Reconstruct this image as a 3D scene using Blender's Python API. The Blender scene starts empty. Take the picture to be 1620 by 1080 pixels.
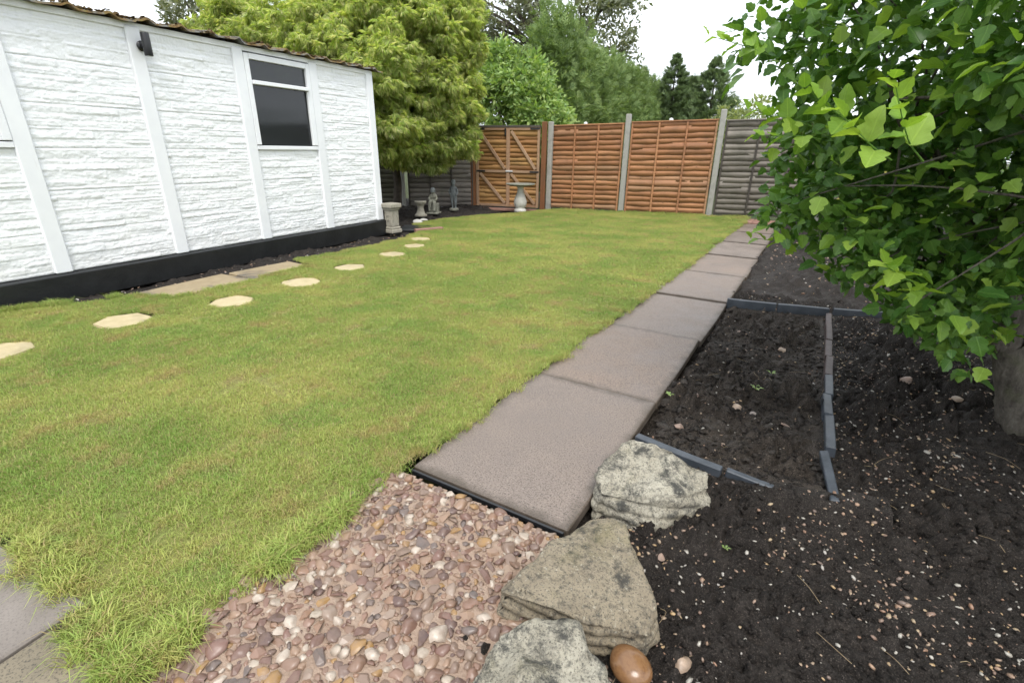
import bpy, bmesh, math, random
import numpy as np
from mathutils import Vector, Matrix
PI = math.pi
rng = np.random.default_rng(7)
random.seed(7)
scene = bpy.context.scene
COL = scene.collection

# ------------------------------------------------------------------ camera
F_PX, CAM_H = 777.0, 1.25
PITCH, YAW, ROLL = math.atan2(302, 777), math.radians(26.4), math.atan2(25, 2000)
fw = Vector((-math.sin(YAW)*math.cos(PITCH), math.cos(YAW)*math.cos(PITCH), -math.sin(PITCH)))
rt = Vector((math.cos(YAW), math.sin(YAW), 0)); up = rt.cross(fw)
r2 = math.cos(ROLL)*rt + math.sin(ROLL)*up; u2 = -math.sin(ROLL)*rt + math.cos(ROLL)*up
cam_data = bpy.data.cameras.new('camera'); cam = bpy.data.objects.new('camera', cam_data); COL.objects.link(cam)
cam.matrix_world = Matrix(((r2.x, u2.x, -fw.x, 0), (r2.y, u2.y, -fw.y, 0), (r2.z, u2.z, -fw.z, CAM_H), (0, 0, 0, 1)))
cam_data.sensor_width = 36; cam_data.lens = F_PX/1620*36; cam_data.clip_start = 0.05; cam_data.clip_end = 600
scene.camera = cam

# ------------------------------------------------------------------ sky, sun, exposure (overcast, rainy)
SUN_EL, SUN_AZ = math.radians(58), math.radians(150)      # azimuth clockwise from +Y
w = bpy.data.worlds.new('World'); scene.world = w; w.use_nodes = True
nt = w.node_tree; nt.nodes.clear()
sky = nt.nodes.new('ShaderNodeTexSky'); sky.sky_type = 'NISHITA'; sky.sun_disc = False
sky.sun_elevation = SUN_EL; sky.sun_rotation = SUN_AZ; sky.dust_density = 4; sky.air_density = 1.0
tcn = nt.nodes.new('ShaderNodeTexCoord')
cn = nt.nodes.new('ShaderNodeTexNoise'); cn.inputs['Scale'].default_value = 1.6; cn.inputs['Detail'].default_value = 4
cr = nt.nodes.new('ShaderNodeValToRGB')
cr.color_ramp.elements[0].position = .3; cr.color_ramp.elements[0].color = (7.6, 8.2, 8.9, 1)
cr.color_ramp.elements[1].position = .7; cr.color_ramp.elements[1].color = (9.4, 9.8, 10.2, 1)
mx = nt.nodes.new('ShaderNodeMix'); mx.data_type = 'RGBA'; mx.inputs['Factor'].default_value = .88
bg = nt.nodes.new('ShaderNodeBackground'); bg.inputs['Strength'].default_value = .093
wo = nt.nodes.new('ShaderNodeOutputWorld')
nt.links.new(tcn.outputs['Generated'], cn.inputs['Vector']); nt.links.new(cn.outputs['Fac'], cr.inputs['Fac'])
nt.links.new(sky.outputs['Color'], mx.inputs['A']); nt.links.new(cr.outputs['Color'], mx.inputs['B'])
nt.links.new(mx.outputs['Result'], bg.inputs['Color']); nt.links.new(bg.outputs['Background'], wo.inputs['Surface'])
sd = bpy.data.lights.new('sun', 'SUN'); sd.energy = 1.3; sd.angle = math.radians(25); sd.color = (1, .97, .92)
so = bpy.data.objects.new('sun', sd); COL.objects.link(so)
sdir = Vector((math.sin(SUN_AZ)*math.cos(SUN_EL), math.cos(SUN_AZ)*math.cos(SUN_EL), math.sin(SUN_EL)))
so.rotation_euler = sdir.to_track_quat('Z', 'Y').to_euler()
scene.view_settings.view_transform = 'Standard'; scene.view_settings.look = 'None'
scene.view_settings.exposure = 1.1; scene.view_settings.gamma = 1; scene.view_settings.use_curve_mapping = False
scene.cycles.use_denoising = True
scene.cycles.max_bounces = 5; scene.cycles.diffuse_bounces = 2; scene.cycles.transparent_max_bounces = 6; scene.cycles.use_adaptive_sampling = True; scene.cycles.adaptive_threshold = .02

# ------------------------------------------------------------------ noise
def _h(ix, iy, iz, s):
    n = (ix.astype(np.int64)*374761393 + iy.astype(np.int64)*668265263 + iz.astype(np.int64)*2147483647 + s*1274126177) & 0xffffffff
    n = ((n ^ (n >> 13))*1274126177) & 0xffffffff
    n = ((n ^ (n >> 16))*2246822519) & 0xffffffff
    return ((n ^ (n >> 15)) & 0xffffff)/float(0xffffff)
def vn(x, y, z=None, s=0):
    x = np.asarray(x, float); y = np.asarray(y, float); z = np.zeros_like(x) if z is None else np.asarray(z, float)
    fx, fy, fz = np.floor(x), np.floor(y), np.floor(z)
    tx, ty, tz = x-fx, y-fy, z-fz
    tx, ty, tz = [t*t*(3-2*t) for t in (tx, ty, tz)]
    r = 0
    for a in (0, 1):
        for b in (0, 1):
            for c in (0, 1):
                r = r + _h(fx+a, fy+b, fz+c, s)*(tx if a else 1-tx)*(ty if b else 1-ty)*(tz if c else 1-tz)
    return r
def fbm(x, y, z=None, o=4, s=0, g=.5):
    r = 0; a = 1; t = 0; k = 1
    for i in range(o):
        r = r + a*vn(np.asarray(x)*k, np.asarray(y)*k, None if z is None else np.asarray(z)*k, s+i*17); t += a; a *= g; k *= 2.03
    return r/t

# ------------------------------------------------------------------ object helpers
def tag(o, label=None, cat=None, group=None, kind=None):
    if label: o['label'] = label
    if cat: o['category'] = cat
    if group: o['group'] = group
    if kind: o['kind'] = kind
    return o
def empty(name, loc=(0, 0, 0), rz=0):
    o = bpy.data.objects.new(name, None); COL.objects.link(o); o.location = loc; o.rotation_euler = (0, 0, rz); o.empty_display_size = .1
    return o
def link(name, me, parent=None, loc=(0, 0, 0), rot=(0, 0, 0), scale=(1, 1, 1)):
    o = bpy.data.objects.new(name, me); COL.objects.link(o); o.parent = parent
    o.location = loc; o.rotation_euler = rot; o.scale = scale
    return o
def np_mesh(name, V, Fc, mat, smooth=False):
    V = np.asarray(V, np.float32); Fc = np.asarray(Fc, np.int32)
    me = bpy.data.meshes.new(name); n, k = Fc.shape
    me.vertices.add(len(V)); me.vertices.foreach_set('co', V.ravel())
    me.loops.add(n*k); me.loops.foreach_set('vertex_index', Fc.ravel())
    me.polygons.add(n); me.polygons.foreach_set('loop_start', np.arange(n, dtype=np.int32)*k)
    me.update(calc_edges=True); me.validate()
    if smooth: me.polygons.foreach_set('use_smooth', np.ones(len(me.polygons), bool))
    if mat: me.materials.append(mat)
    return me
def bm_mesh(name, bm, mat, smooth=False):
    me = bpy.data.meshes.new(name); bm.to_mesh(me); bm.free()
    if smooth: me.polygons.foreach_set('use_smooth', np.ones(len(me.polygons), bool))
    if mat: me.materials.append(mat)
    return me
def box(bm, c, s, bev=0.0, rot=None):
    r = bmesh.ops.create_cube(bm, size=1); vs = r['verts']
    m = Matrix.Translation(c) @ (rot.to_4x4() if rot else Matrix()) @ Matrix.Diagonal((*s, 1))
    bmesh.ops.transform(bm, matrix=m, verts=vs)
    if bev:
        es = list({e for v in vs for e in v.link_edges})
        bmesh.ops.bevel(bm, geom=es, offset=bev, segments=1, affect='EDGES', profile=.5)
def box_mesh(name, s, mat, bev=.003, c=(0, 0, 0)):
    bm = bmesh.new(); box(bm, c, s, bev); return bm_mesh(name, bm, mat)
def bar(bm, a, b, wd, th, bev=.002, upv=(0, 0, 1)):
    a, b = Vector(a), Vector(b); d = b-a; y = d.normalized(); x = y.cross(Vector(upv)).normalized(); z = x.cross(y)
    box(bm, (a+b)/2, (wd, d.length, th), bev, Matrix((x, y, z)).transposed())
def lathe(prof, n=28):
    V = []; Fc = []
    for r, z in prof:
        for i in range(n):
            a = 2*PI*i/n; V.append((r*math.cos(a), r*math.sin(a), z))
    for j in range(len(prof)-1):
        for i in range(n):
            Fc.append((j*n+i, j*n+(i+1) % n, (j+1)*n+(i+1) % n, (j+1)*n+i))
    return np.array(V), np.array(Fc)
def tube_arrays(pts, rad, n=8, wob=0.0, seed=0):
    P = [Vector(p) for p in pts]; V = []; Fc = []
    x = None
    for i, p in enumerate(P):
        d = (P[min(i+1, len(P)-1)]-P[max(i-1, 0)]).normalized()
        if x is None: x = d.orthogonal().normalized()
        x = (x-d*x.dot(d)).normalized(); y = d.cross(x)
        for k in range(n):
            a = 2*PI*k/n; r = rad[i]*(1+wob*math.sin(3*a+i*1.7+seed))
            V.append(tuple(p+x*(r*math.cos(a))+y*(r*math.sin(a))))
    for i in range(len(P)-1):
        for k in range(n): Fc.append((i*n+k, i*n+(k+1) % n, (i+1)*n+(k+1) % n, (i+1)*n+k))
    return V, Fc
def tubes_mesh(name, lst, mat, n=8):
    V = []; Fc = []
    for pts, rad in lst:
        v, f = tube_arrays(pts, rad, n, .06, len(V)); o = len(V); V += v; Fc += [tuple(i+o for i in q) for q in f]
    return np_mesh(name, V, Fc, mat, True)
def smooth_path(pts, n=5):
    P = [Vector(p) for p in pts]; out = []
    for i in range(len(P)-1):
        p0, p1, p2, p3 = P[max(i-1, 0)], P[i], P[i+1], P[min(i+2, len(P)-1)]
        for k in range(n):
            t = k/n
            out.append(.5*((2*p1)+(p2-p0)*t+(2*p0-5*p1+4*p2-p3)*t*t+(3*p1-p0-3*p2+p3)*t**3))
    return out+[P[-1]]
def inside(px, py, poly):
    r = np.zeros(px.shape, bool); n = len(poly)
    for i in range(n):
        x1, y1 = poly[i]; x2, y2 = poly[(i+1) % n]
        if y1 == y2: continue
        c = ((y1 > py) != (y2 > py)) & (px < (x2-x1)*(py-y1)/(y2-y1)+x1); r ^= c
    return r
def gz(x, y):       # the garden falls a little to the left near the back fence
    t = np.clip((np.asarray(y, float)-4)/7, 0, 1)
    return t*.018*(np.asarray(x, float)+3.2)
def grid_mesh(name, x0, x1, y0, y1, step, zf, mat, keep=None, smooth=True):
    nx, ny = int((x1-x0)/step)+1, int((y1-y0)/step)+1
    X, Y = np.meshgrid(np.linspace(x0, x1, nx), np.linspace(y0, y1, ny)); Z = zf(X, Y)
    V = np.stack([X, Y, Z], -1).reshape(-1, 3)
    I = np.arange(nx*ny).reshape(ny, nx)
    Fc = np.stack([I[:-1, :-1], I[:-1, 1:], I[1:, 1:], I[1:, :-1]], -1).reshape(-1, 4)
    if keep is not None:
        c = V[Fc].mean(1); Fc = Fc[keep(c[:, 0], c[:, 1])]
        u, inv = np.unique(Fc.ravel(), return_inverse=True); V = V[u]; Fc = inv.reshape(-1, 4)
    return np_mesh(name, V, Fc, mat, smooth)

# ------------------------------------------------------------------ material helpers
class T:
    def __init__(s, name):
        s.m = bpy.data.materials.new(name); s.m.use_nodes = True; s.t = s.m.node_tree; s.t.nodes.clear()
        s.out = s.n('ShaderNodeOutputMaterial'); s.p = s.n('ShaderNodeBsdfPrincipled'); s.t.links.new(s.p.outputs[0], s.out.inputs['Surface'])
    def n(s, ty, **k):
        nd = s.t.nodes.new(ty)
        for a, v in k.items(): setattr(nd, a, v)
        return nd
    def put(s, inp, v):
        if hasattr(v, 'links') or isinstance(v, bpy.types.NodeSocket): s.t.links.new(v, inp)
        else:
            if inp.type == 'RGBA' and len(v) == 3: v = (*v, 1)
            inp.default_value = v
    def pos(s, kind='obj'):
        if kind == 'world': return s.n('ShaderNodeNewGeometry').outputs['Position']
        return s.n('ShaderNodeTexCoord').outputs['Object']
    def rnd(s, kind='obj'):
        if kind == 'island': return s.n('ShaderNodeNewGeometry').outputs['Random Per Island']
        return s.n('ShaderNodeObjectInfo').outputs['Random']
    def mapv(s, v, sc=(1, 1, 1), off=None):
        m = s.n('ShaderNodeMapping'); s.put(m.inputs['Vector'], v); m.inputs['Scale'].default_value = sc
        if off is not None:
            c = s.n('ShaderNodeCombineXYZ'); 
            mu = s.math('MULTIPLY', off, 37.0)
            for i in range(3): s.put(c.inputs[i], mu)
            s.put(m.inputs['Location'], c.outputs[0])
        return m.outputs[0]
    def noise(s, v, scale, det=4, rough=.55, dist=0):
        n = s.n('ShaderNodeTexNoise'); s.put(n.inputs['Vector'], v); n.inputs['Scale'].default_value = scale
        n.inputs['Detail'].default_value = det; n.inputs['Roughness'].default_value = rough; n.inputs['Distortion'].default_value = dist
        return n.outputs['Fac']
    def vor(s, v, scale, feat='F1', out='Distance'):
        n = s.n('ShaderNodeTexVoronoi', feature=feat); s.put(n.inputs['Vector'], v); n.inputs['Scale'].default_value = scale
        return n.outputs[out]
    def ramp(s, fac, stops, interp='LINEAR'):
        r = s.n('ShaderNodeValToRGB'); s.put(r.inputs['Fac'], fac); e = r.color_ramp; e.interpolation = interp
        while len(e.elements) < len(stops): e.elements.new(.5)
        for el, (p, c) in zip(e.elements, stops):
            el.position = p; el.color = (c, c, c, 1) if isinstance(c, (int, float)) else (*c, 1)
        return r.outputs['Color']
    def mix(s, fac, a, b, blend='MIX'):
        m = s.n('ShaderNodeMix', data_type='RGBA', blend_type=blend); s.put(m.inputs['Factor'], fac); s.put(m.inputs['A'], a); s.put(m.inputs['B'], b)
        return m.outputs['Result']
    def math(s, op, a, b=0.0):
        m = s.n('ShaderNodeMath', operation=op); s.put(m.inputs[0], a); s.put(m.inputs[1], b); return m.outputs[0]
    def bump(s, h, st=.5, d=.01, nrm=None):
        b = s.n('ShaderNodeBump'); s.put(b.inputs['Height'], h); b.inputs['Strength'].default_value = st; b.inputs['Distance'].default_value = d
        if nrm is not None: s.put(b.inputs['Normal'], nrm)
        return b.outputs[0]
    def done(s, col, rough=.7, nrm=None, spec=.5):
        s.put(s.p.inputs['Base Color'], col); s.put(s.p.inputs['Roughness'], rough); s.p.inputs['Specular IOR Level'].default_value = spec
        if nrm is not None: s.put(s.p.inputs['Normal'], nrm)
        return s.m
def m_simple(name, c1, c2, scale=8, rough=.7, bumps=.4, bd=.004, coords='obj', c3=None, spec=.5, det=6, fine=None):
    t = T(name); v = t.pos(coords); n = t.noise(v, scale, det, .6)
    st = [(.3, c1), (.7, c2)] if c3 is None else [(.28, c1), (.5, c2), (.72, c3)]
    return t.done(t.ramp(n, st), rough, t.bump(t.noise(v, fine or scale*6, 5, .65), bumps, bd), spec)
def m_wood(name, cs, grain_axis, rough=.65, dirt=(.05, .045, .03), dirt_amt=.35):
    t = T(name); v = t.pos(); r = t.rnd(); sc = [22.0, 22.0, 22.0]; sc[grain_axis] = 1.2
    v2 = t.mapv(v, sc, r); g = t.noise(v2, 1.6, 6, .65, .6)
    base = t.ramp(t.rnd(), [(i/(len(cs)-1), c) for i, c in enumerate(cs)])
    col = t.mix(t.ramp(g, [(.35, .0), (.7, .55)]), base, (*[c*.45 for c in cs[0]],))
    kn = t.vor(t.mapv(v, [9 if i != grain_axis else 3.2 for i in range(3)], r), 1.0)
    col = t.mix(t.ramp(kn, [(.03, .85), (.1, 0)]), col, [c*.28 for c in cs[0]])
    d = t.noise(t.pos('world'), 2.6, 5, .6)
    col = t.mix(t.math('MULTIPLY', t.ramp(d, [(.45, 0), (.75, 1)]), dirt_amt), col, dirt)
    return t.done(col, rough, t.bump(g, .35, .004))
def m_leaf(name, cols, clump=(.6, .5), trans=.35, rnd='island', rough=.45, world_scale=1.2, spec=.4, veins=False):
    t = T(name); r = t.rnd(rnd)
    col = t.ramp(r, [(i/(len(cols)-1), c) for i, c in enumerate(cols)])
    big = t.noise(t.pos('world'), world_scale, 3, .5)
    col = t.mix(t.math('MULTIPLY', t.ramp(big, [(.35, 0), (.7, 1)]), clump[0]), col, [c*clump[1] for c in cols[0]])
    nrm = None
    if veins:
        uv = t.n('ShaderNodeSeparateXYZ'); t.put(uv.inputs[0], t.n('ShaderNodeUVMap').outputs[0]); ax = t.math('ABSOLUTE', uv.outputs[0])
        mid = t.ramp(ax, [(.012, 1), (.035, 0)]); q = t.math('SUBTRACT', uv.outputs[1], t.math('MULTIPLY', ax, .9))
        side = t.ramp(t.math('ABSOLUTE', t.math('SINE', t.math('MULTIPLY', q, 21.0))), [(.06, 1), (.22, 0)]); vein = t.math('MAXIMUM', mid, t.math('MULTIPLY', side, .55))
        col = t.mix(t.math('MULTIPLY', vein, .16), col, [min(1, c*1.9+.03) for c in cols[-1]])
        blot = t.noise(t.pos('world'), 38, 4, .65); col = t.mix(t.ramp(blot, [(.5, 0), (.75, .35)]), col, [c*.6 for c in cols[0]])
        nrm = t.bump(t.mix(.5, vein, blot), .45, .004)
    t.done(col, rough, nrm, spec)
    tr = t.n('ShaderNodeBsdfTranslucent'); t.put(tr.inputs['Color'], t.mix(1.0, col, (1.2, 1.25, .5), 'MULTIPLY'))
    ms = t.n('ShaderNodeMixShader'); ms.inputs[0].default_value = trans
    t.t.links.new(t.p.outputs[0], ms.inputs[1]); t.t.links.new(tr.outputs[0], ms.inputs[2]); t.t.links.new(ms.outputs[0], t.out.inputs['Surface'])
    return t.m
MAT = {}

# ------------------------------------------------------------------ materials
def mk_white():
    t = T('white_masonry_paint'); v = t.pos('world'); n = t.noise(v, 3, 5, .6); f = t.noise(v, 55, 6, .7)
    col = t.ramp(n, [(.3, (.83, .84, .855)), (.6, (.87, .88, .885)), (.8, (.78, .775, .75))])
    col = t.mix(t.ramp(t.noise(v, 9, 5, .7), [(.62, 0), (.8, .22)]), col, (.52, .5, .44))
    zz = t.n('ShaderNodeSeparateXYZ'); t.put(zz.inputs[0], v); sp = t.math('ADD', zz.outputs[2], t.math('MULTIPLY', t.noise(v, 7, 6, .7), .5)); col = t.mix(t.ramp(sp, [(.30, .38), (.62, 0)]), col, (.42, .38, .30))
    col = t.mix(t.ramp(t.noise(t.mapv(v, (9, 9, .7)), 1, 5, .7), [(.58, 0), (.75, .16)]), col, (.45, .44, .40))
    return t.done(col, .55, t.bump(f, .55, .007), .3)
MAT['white'] = mk_white()
def mk_white_smooth():
    t = T('white_smooth_paint'); v = t.pos('world'); n = t.noise(v, 5, 5, .6)
    col = t.ramp(n, [(.3, (.78, .79, .81)), (.75, (.84, .85, .86))])
    col = t.mix(t.ramp(t.noise(t.mapv(v, (30, 30, 3)), 1, 4, .7), [(.62, 0), (.8, .25)]), col, (.5, .49, .45))
    return t.done(col, .45, t.bump(t.noise(v, 40, 4, .6), .2, .003), .4)
MAT['white_smooth'] = mk_white_smooth()
MAT['plinth'] = m_simple('black_bitumen_paint', (.006, .0065, .007), (.016, .017, .018), 6, .42, .5, .006, 'world')
def mk_roof():
    t = T('mossy_roof_sheet'); v = t.pos('world'); n = t.noise(v, 7, 6, .65); k = t.noise(v, 22, 5, .7)
    col = t.ramp(k, [(.3, (.10, .10, .095)), (.7, (.22, .22, .20))])
    col = t.mix(t.ramp(n, [(.4, 0), (.56, 1)]), col, t.ramp(t.noise(v, 30, 4, .7), [(.3, (.07, .05, .02)), (.5, (.16, .10, .04)), (.75, (.16, .16, .05))]))
    return t.done(col, .9, t.bump(k, .8, .02), .2)
MAT['roof'] = mk_roof()
MAT['moss'] = m_simple('brown_moss', (.03, .026, .012), (.10, .062, .03), 28, .95, .9, .01, 'world', (.085, .08, .03), .1)
def mk_glass():
    t = T('rain_streaked_glass'); v = t.pos('world')
    st = t.noise(t.mapv(v, (60, 60, 3.5)), 1, 4, .7)
    t.done((.02, .022, .025), t.ramp(st, [(.5, .03), (.7, .22)]), t.bump(st, .3, .004), .8)
    tr = t.n('ShaderNodeBsdfTransparent'); tr.inputs['Color'].default_value = (.55, .57, .58, 1)
    ms = t.n('ShaderNodeMixShader'); ms.inputs[0].default_value = .72
    t.t.links.new(tr.outputs[0], ms.inputs[1]); t.t.links.new(t.p.outputs[0], ms.inputs[2]); t.t.links.new(ms.outputs[0], t.out.inputs['Surface'])
    return t.m
MAT['glass'] = mk_glass()
MAT['inside'] = m_simple('garage_inside', (.10, .10, .10), (.18, .17, .16), 3, .9)
MAT['black_metal'] = m_simple('black_metal', (.012, .012, .013), (.02, .02, .022), 10, .35, .1)
MAT['lens'] = m_simple('lamp_lens', (.5, .5, .5), (.6, .6, .6), 10, .2, .05)
MAT['wood_new'] = m_wood('orange_stained_wood', [(0.3249, 0.1371, 0.0563), (0.4248, 0.1906, 0.0844), (0.5123, 0.2443, 0.1136), (0.3748, 0.1609, 0.0715), (0.4747, 0.2681, 0.1462)], 0)
MAT['wood_gate'] = m_wood('gate_boards', [(.27, .12, .035), (.40, .20, .065), (.46, .26, .09), (.34, .16, .05)], 0, dirt=(.10, .075, .03))
MAT['wood_frame'] = m_wood('gate_frame_timber', [(.36, .20, .11), (.46, .30, .19), (.40, .25, .15)], 2, dirt_amt=.2)
MAT['wood_post'] = m_wood('gate_post_timber', [(.20, .075, .025), (.27, .11, .04)], 2)
MAT['wood_grey'] = m_wood('weathered_grey_wood', [(0.1690, 0.1461, 0.1220), (0.2730, 0.2413, 0.2074), (0.2210, 0.1905, 0.1647), (0.3380, 0.2984, 0.2562)], 0, .8, (.05, .055, .035), .5)
MAT['wood_mossy'] = m_wood('weathered_mossy_wood', [(.10, .09, .06), (.16, .15, .11), (.13, .12, .085)], 0, .85, (.045, .055, .02), .6)
MAT['batten_dark'] = m_wood('old_batten', [(.06, .05, .042), (.10, .085, .07)], 2, .85)
MAT['conc_post'] = m_simple('concrete_post', (.24, .235, .21), (.34, .33, .30), 7, .85, .5, .004, 'world', (.28, .28, .24))
def mk_path():
    t = T('path_slab_concrete'); v = t.pos('world'); r = t.rnd()
    base = t.ramp(r, [(0, (.205, .152, .118)), (.35, (.245, .186, .147)), (.7, (.225, .18, .15)), (1, (.26, .208, .175))])
    n = t.noise(v, 3.2, 5, .6); base = t.mix(t.ramp(n, [(.4, 0), (.7, .45)]), base, (.13, .10, .085))
    sp = t.noise(v, 150, 4, .75); base = t.mix(t.ramp(sp, [(.5, 0), (.6, .85)]), base, (.06, .046, .04))
    s2 = t.noise(v, 260, 2, .6); base = t.mix(t.ramp(s2, [(.6, 0), (.68, .6)]), base, (.42, .36, .31))
    ed = t.n('ShaderNodeSeparateXYZ'); t.put(ed.inputs[0], t.pos()); ex = t.math('SUBTRACT', .36, t.math('ABSOLUTE', ed.outputs[0])); ey = t.math('SUBTRACT', .557, t.math('ABSOLUTE', ed.outputs[1]))
    dirt = t.math('ADD', t.math('MINIMUM', ex, ey), t.math('MULTIPLY', t.math('SUBTRACT', t.noise(v, 9, 5, .7), .5), .12)); base = t.mix(t.ramp(dirt, [(.0, .85), (.05, 0)]), base, (.075, .058, .042))
    pit = t.vor(v, 14); base = t.mix(t.ramp(pit, [(.02, .8), (.045, 0)]), base, (.05, .04, .035))
    return t.done(base, t.ramp(n, [(.35, .62), (.7, .34)]), t.bump(sp, .35, .003), .5)
MAT['path'] = mk_path()
def mk_patio(name, a, b, sp_amt):
    t = T(name); v = t.pos('world'); n = t.noise(v, 6, 6, .6); c = t.ramp(n, [(.3, a), (.7, b)])
    sp = t.noise(v, 140, 4, .7); c = t.mix(t.ramp(sp, [(.52, 0), (.64, sp_amt)]), c, (.05, .045, .04))
    return t.done(c, .6, t.bump(sp, .3, .003), .3)
MAT['patio_grey'] = mk_patio('grey_patio_slab', (.17, .145, .125), (.23, .20, .175), .4)
MAT['patio_buff'] = mk_patio('rough_buff_slab', (.16, .135, .095), (.24, .20, .14), .9)
def mk_buff(name, a, b, stain):
    t = T(name); v = t.pos('world'); n = t.noise(v, 9, 6, .65)
    c = t.ramp(n, [(.3, a), (.7, b)]); k = t.noise(v, 2.6, 5, .6, .4)
    c = t.mix(t.ramp(k, [(.5, 0), (.62, stain)]), c, (.07, .065, .06))
    sp = t.noise(v, 120, 4, .7); c = t.mix(t.ramp(sp, [(.55, 0), (.7, .4)]), c, (.25, .18, .09))
    return t.done(c, .55, t.bump(sp, .4, .003))
MAT['step'] = mk_buff('buff_stepping_stone', (.43, .35, .19), (.54, .445, .265), .2)
MAT['slab_old'] = mk_buff('old_buff_slab', (.27, .205, .115), (.36, .28, .17), .85)
def mk_soil(name, a, b, c, rough):
    t = T(name); v = t.pos('world'); n = t.noise(v, 9, 8, .7)
    col = t.ramp(n, [(.3, a), (.55, b), (.8, c)]); f = t.noise(v, 70, 6, .75)
    col = t.mix(t.ramp(f, [(.55, 0), (.75, .6)]), col, c)
    g = t.noise(v, 240, 3, .7); col = t.mix(t.ramp(g, [(.56, 0), (.66, .8)]), col, [min(1, q*2.2) for q in c]); col = t.mix(t.ramp(t.noise(v, 150, 3, .7), [(.36, .8), (.46, 0)]), col, [q*.4 for q in a])
    return t.done(col, rough, t.bump(t.mix(.5, f, g), 1.0, .018), .22)
MAT['soil'] = mk_soil('wet_dark_soil', (.014, .0112, .0095), (.030, .0245, .021), (.072, .060, .051), .6)
MAT['soil_brown'] = mk_soil('tilled_brown_soil', (.022, .017, .0135), (.050, .040, .032), (.11, .09, .073), .65)
MAT['ground'] = mk_soil('far_ground', (.03, .04, .015), (.05, .06, .02), (.06, .07, .03), .9)
MAT['mortar'] = m_simple('pink_mortar', (.22, .145, .10), (.34, .24, .175), 12, .45, .9, .008, 'world', (.28, .21, .16), fine=90)
PEB = [(0.2070, 0.1246, 0.0842), (0.1380, 0.0744, 0.0562), (0.2484, 0.1436, 0.0903), (0.1030, 0.0623, 0.0536), (0.2889, 0.1868, 0.1243), (0.1656, 0.0873, 0.0672), (0.4217, 0.3550, 0.2799), (0.1996, 0.1367, 0.1012), (0.1168, 0.0934, 0.0842), (0.3027, 0.1748, 0.0622), (0.1720, 0.0934, 0.0672), (0.4799, 0.4077, 0.3330), (0.2346, 0.1367, 0.0962), (0.1518, 0.0995, 0.0792), (0.2760, 0.2059, 0.1575)]
def mk_peb(name, rnd, cols=PEB, rough=.35, dust=(.22, .15, .115)):
    t = T(name); r = t.rnd(rnd); v = t.pos('world')
    col = t.ramp(r, [(i/len(cols), c) for i, c in enumerate(cols)], 'CONSTANT')
    col = t.mix(t.ramp(t.noise(v, 45, 5, .7), [(.35, 0), (.7, .6)]), col, dust)
    return t.done(col, rough, t.bump(t.noise(v, 120, 4, .6), .2, .003), .5)
MAT['pebble'] = mk_peb('set_pebble', 'obj'); MAT['pebble_isl'] = mk_peb('set_pebble_small', 'island')
GRV = [(0.3600, 0.2664, 0.1836), (0.4320, 0.4032, 0.3600), (0.2800, 0.1554, 0.0952), (0.4160, 0.3108, 0.1904), (0.2240, 0.1406, 0.1020), (0.4608, 0.4320, 0.3744), (0.3840, 0.2442, 0.1632), (0.1600, 0.1110, 0.0884), (0.4400, 0.2960, 0.1496), (0.3040, 0.2072, 0.1496)]
MAT['gravel'] = mk_peb('scattered_gravel', 'island', GRV, .4, (.13, .105, .085)); MAT['stone'] = mk_peb('loose_stone', 'obj', [(.32, .22, .17), (.25, .16, .13), (.40, .29, .21), (.29, .24, .21)], .4, (.12, .095, .075))
MAT['clod'] = mk_soil('soil_clod', (.03, .025, .02), (.06, .05, .043), (.10, .085, .07), .7)
def mk_rock(name, a, b, dark, moss, dk):
    t = T(name); v = t.pos('world'); n = t.noise(v, 8, 8, .72, .1); c = t.ramp(n, [(.3, a), (.65, b)])
    c = t.mix(t.ramp(t.noise(v, 13, 9, .78, .15), [(.5-dk, 0), (.62-dk, 1)]), c, dark)
    c = t.mix(t.ramp(t.noise(v, 60, 5, .7), [(.52, 0), (.66, .7)]), c, (.05, .048, .042))
    c = t.mix(t.ramp(t.noise(v, 5, 5, .6), [(.55, 0), (.75, .55)]), c, moss)
    c = t.mix(t.ramp(t.noise(v, 170, 4, .7), [(.54, 0), (.62, .75)]), c, (.045, .042, .036)); c = t.mix(t.ramp(t.noise(v, 75, 5, .7), [(.60, 0), (.68, .7)]), c, (.50, .47, .38))
    f = t.mix(.5, t.noise(v, 34, 8, .78), t.noise(v, 140, 6, .75))
    return t.done(c, .6, t.bump(f, .9, .014), .4)
MAT['rock_pale'] = mk_rock('pale_limestone', (.31, .275, .205), (.47, .435, .35), (.06, .058, .05), (.24, .205, .085), .015)
MAT['rock_flat'] = mk_rock('lichen_sandstone', (.24, .195, .135), (.34, .285, .20), (.06, .054, .044), (.18, .16, .06), -.02)
MAT['cobble'] = m_simple('wet_brown_cobble', (.11, .05, .022), (.22, .115, .052), 2.2, .2, .05, .002, 'obj', (.165, .08, .036))
MAT['slate'] = m_simple('slate_edging', (.035, .042, .052), (.075, .085, .10), 9, .45, .5, .004, 'world')
MAT['slate_brown'] = m_simple('brown_edging', (.045, .032, .030), (.085, .06, .055), 9, .55, .5, .004, 'world')
MAT['stone_orn'] = m_simple('cast_stone', (.17, .15, .115), (.34, .315, .255), 14, .8, .6, .004, 'obj', (.26, .235, .18))
MAT['stone_pale'] = m_simple('pale_cast_stone', (.42, .40, .36), (.58, .56, .52), 12, .75, .5, .004, 'obj')
MAT['stone_dark'] = m_simple('dark_statue', (.06, .066, .066), (.17, .185, .185), 16, .42, .6, .004, 'obj', (.11, .12, .12))
MAT['stone_moss'] = m_simple('mossy_statue', (.09, .09, .07), (.24, .235, .19), 18, .75, .6, .004, 'obj', (.11, .11, .075))
MAT['brick'] = m_simple('red_paver', (.23, .12, .09), (.32, .18, .14), 8, .6, .6, .004, 'obj')
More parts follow.
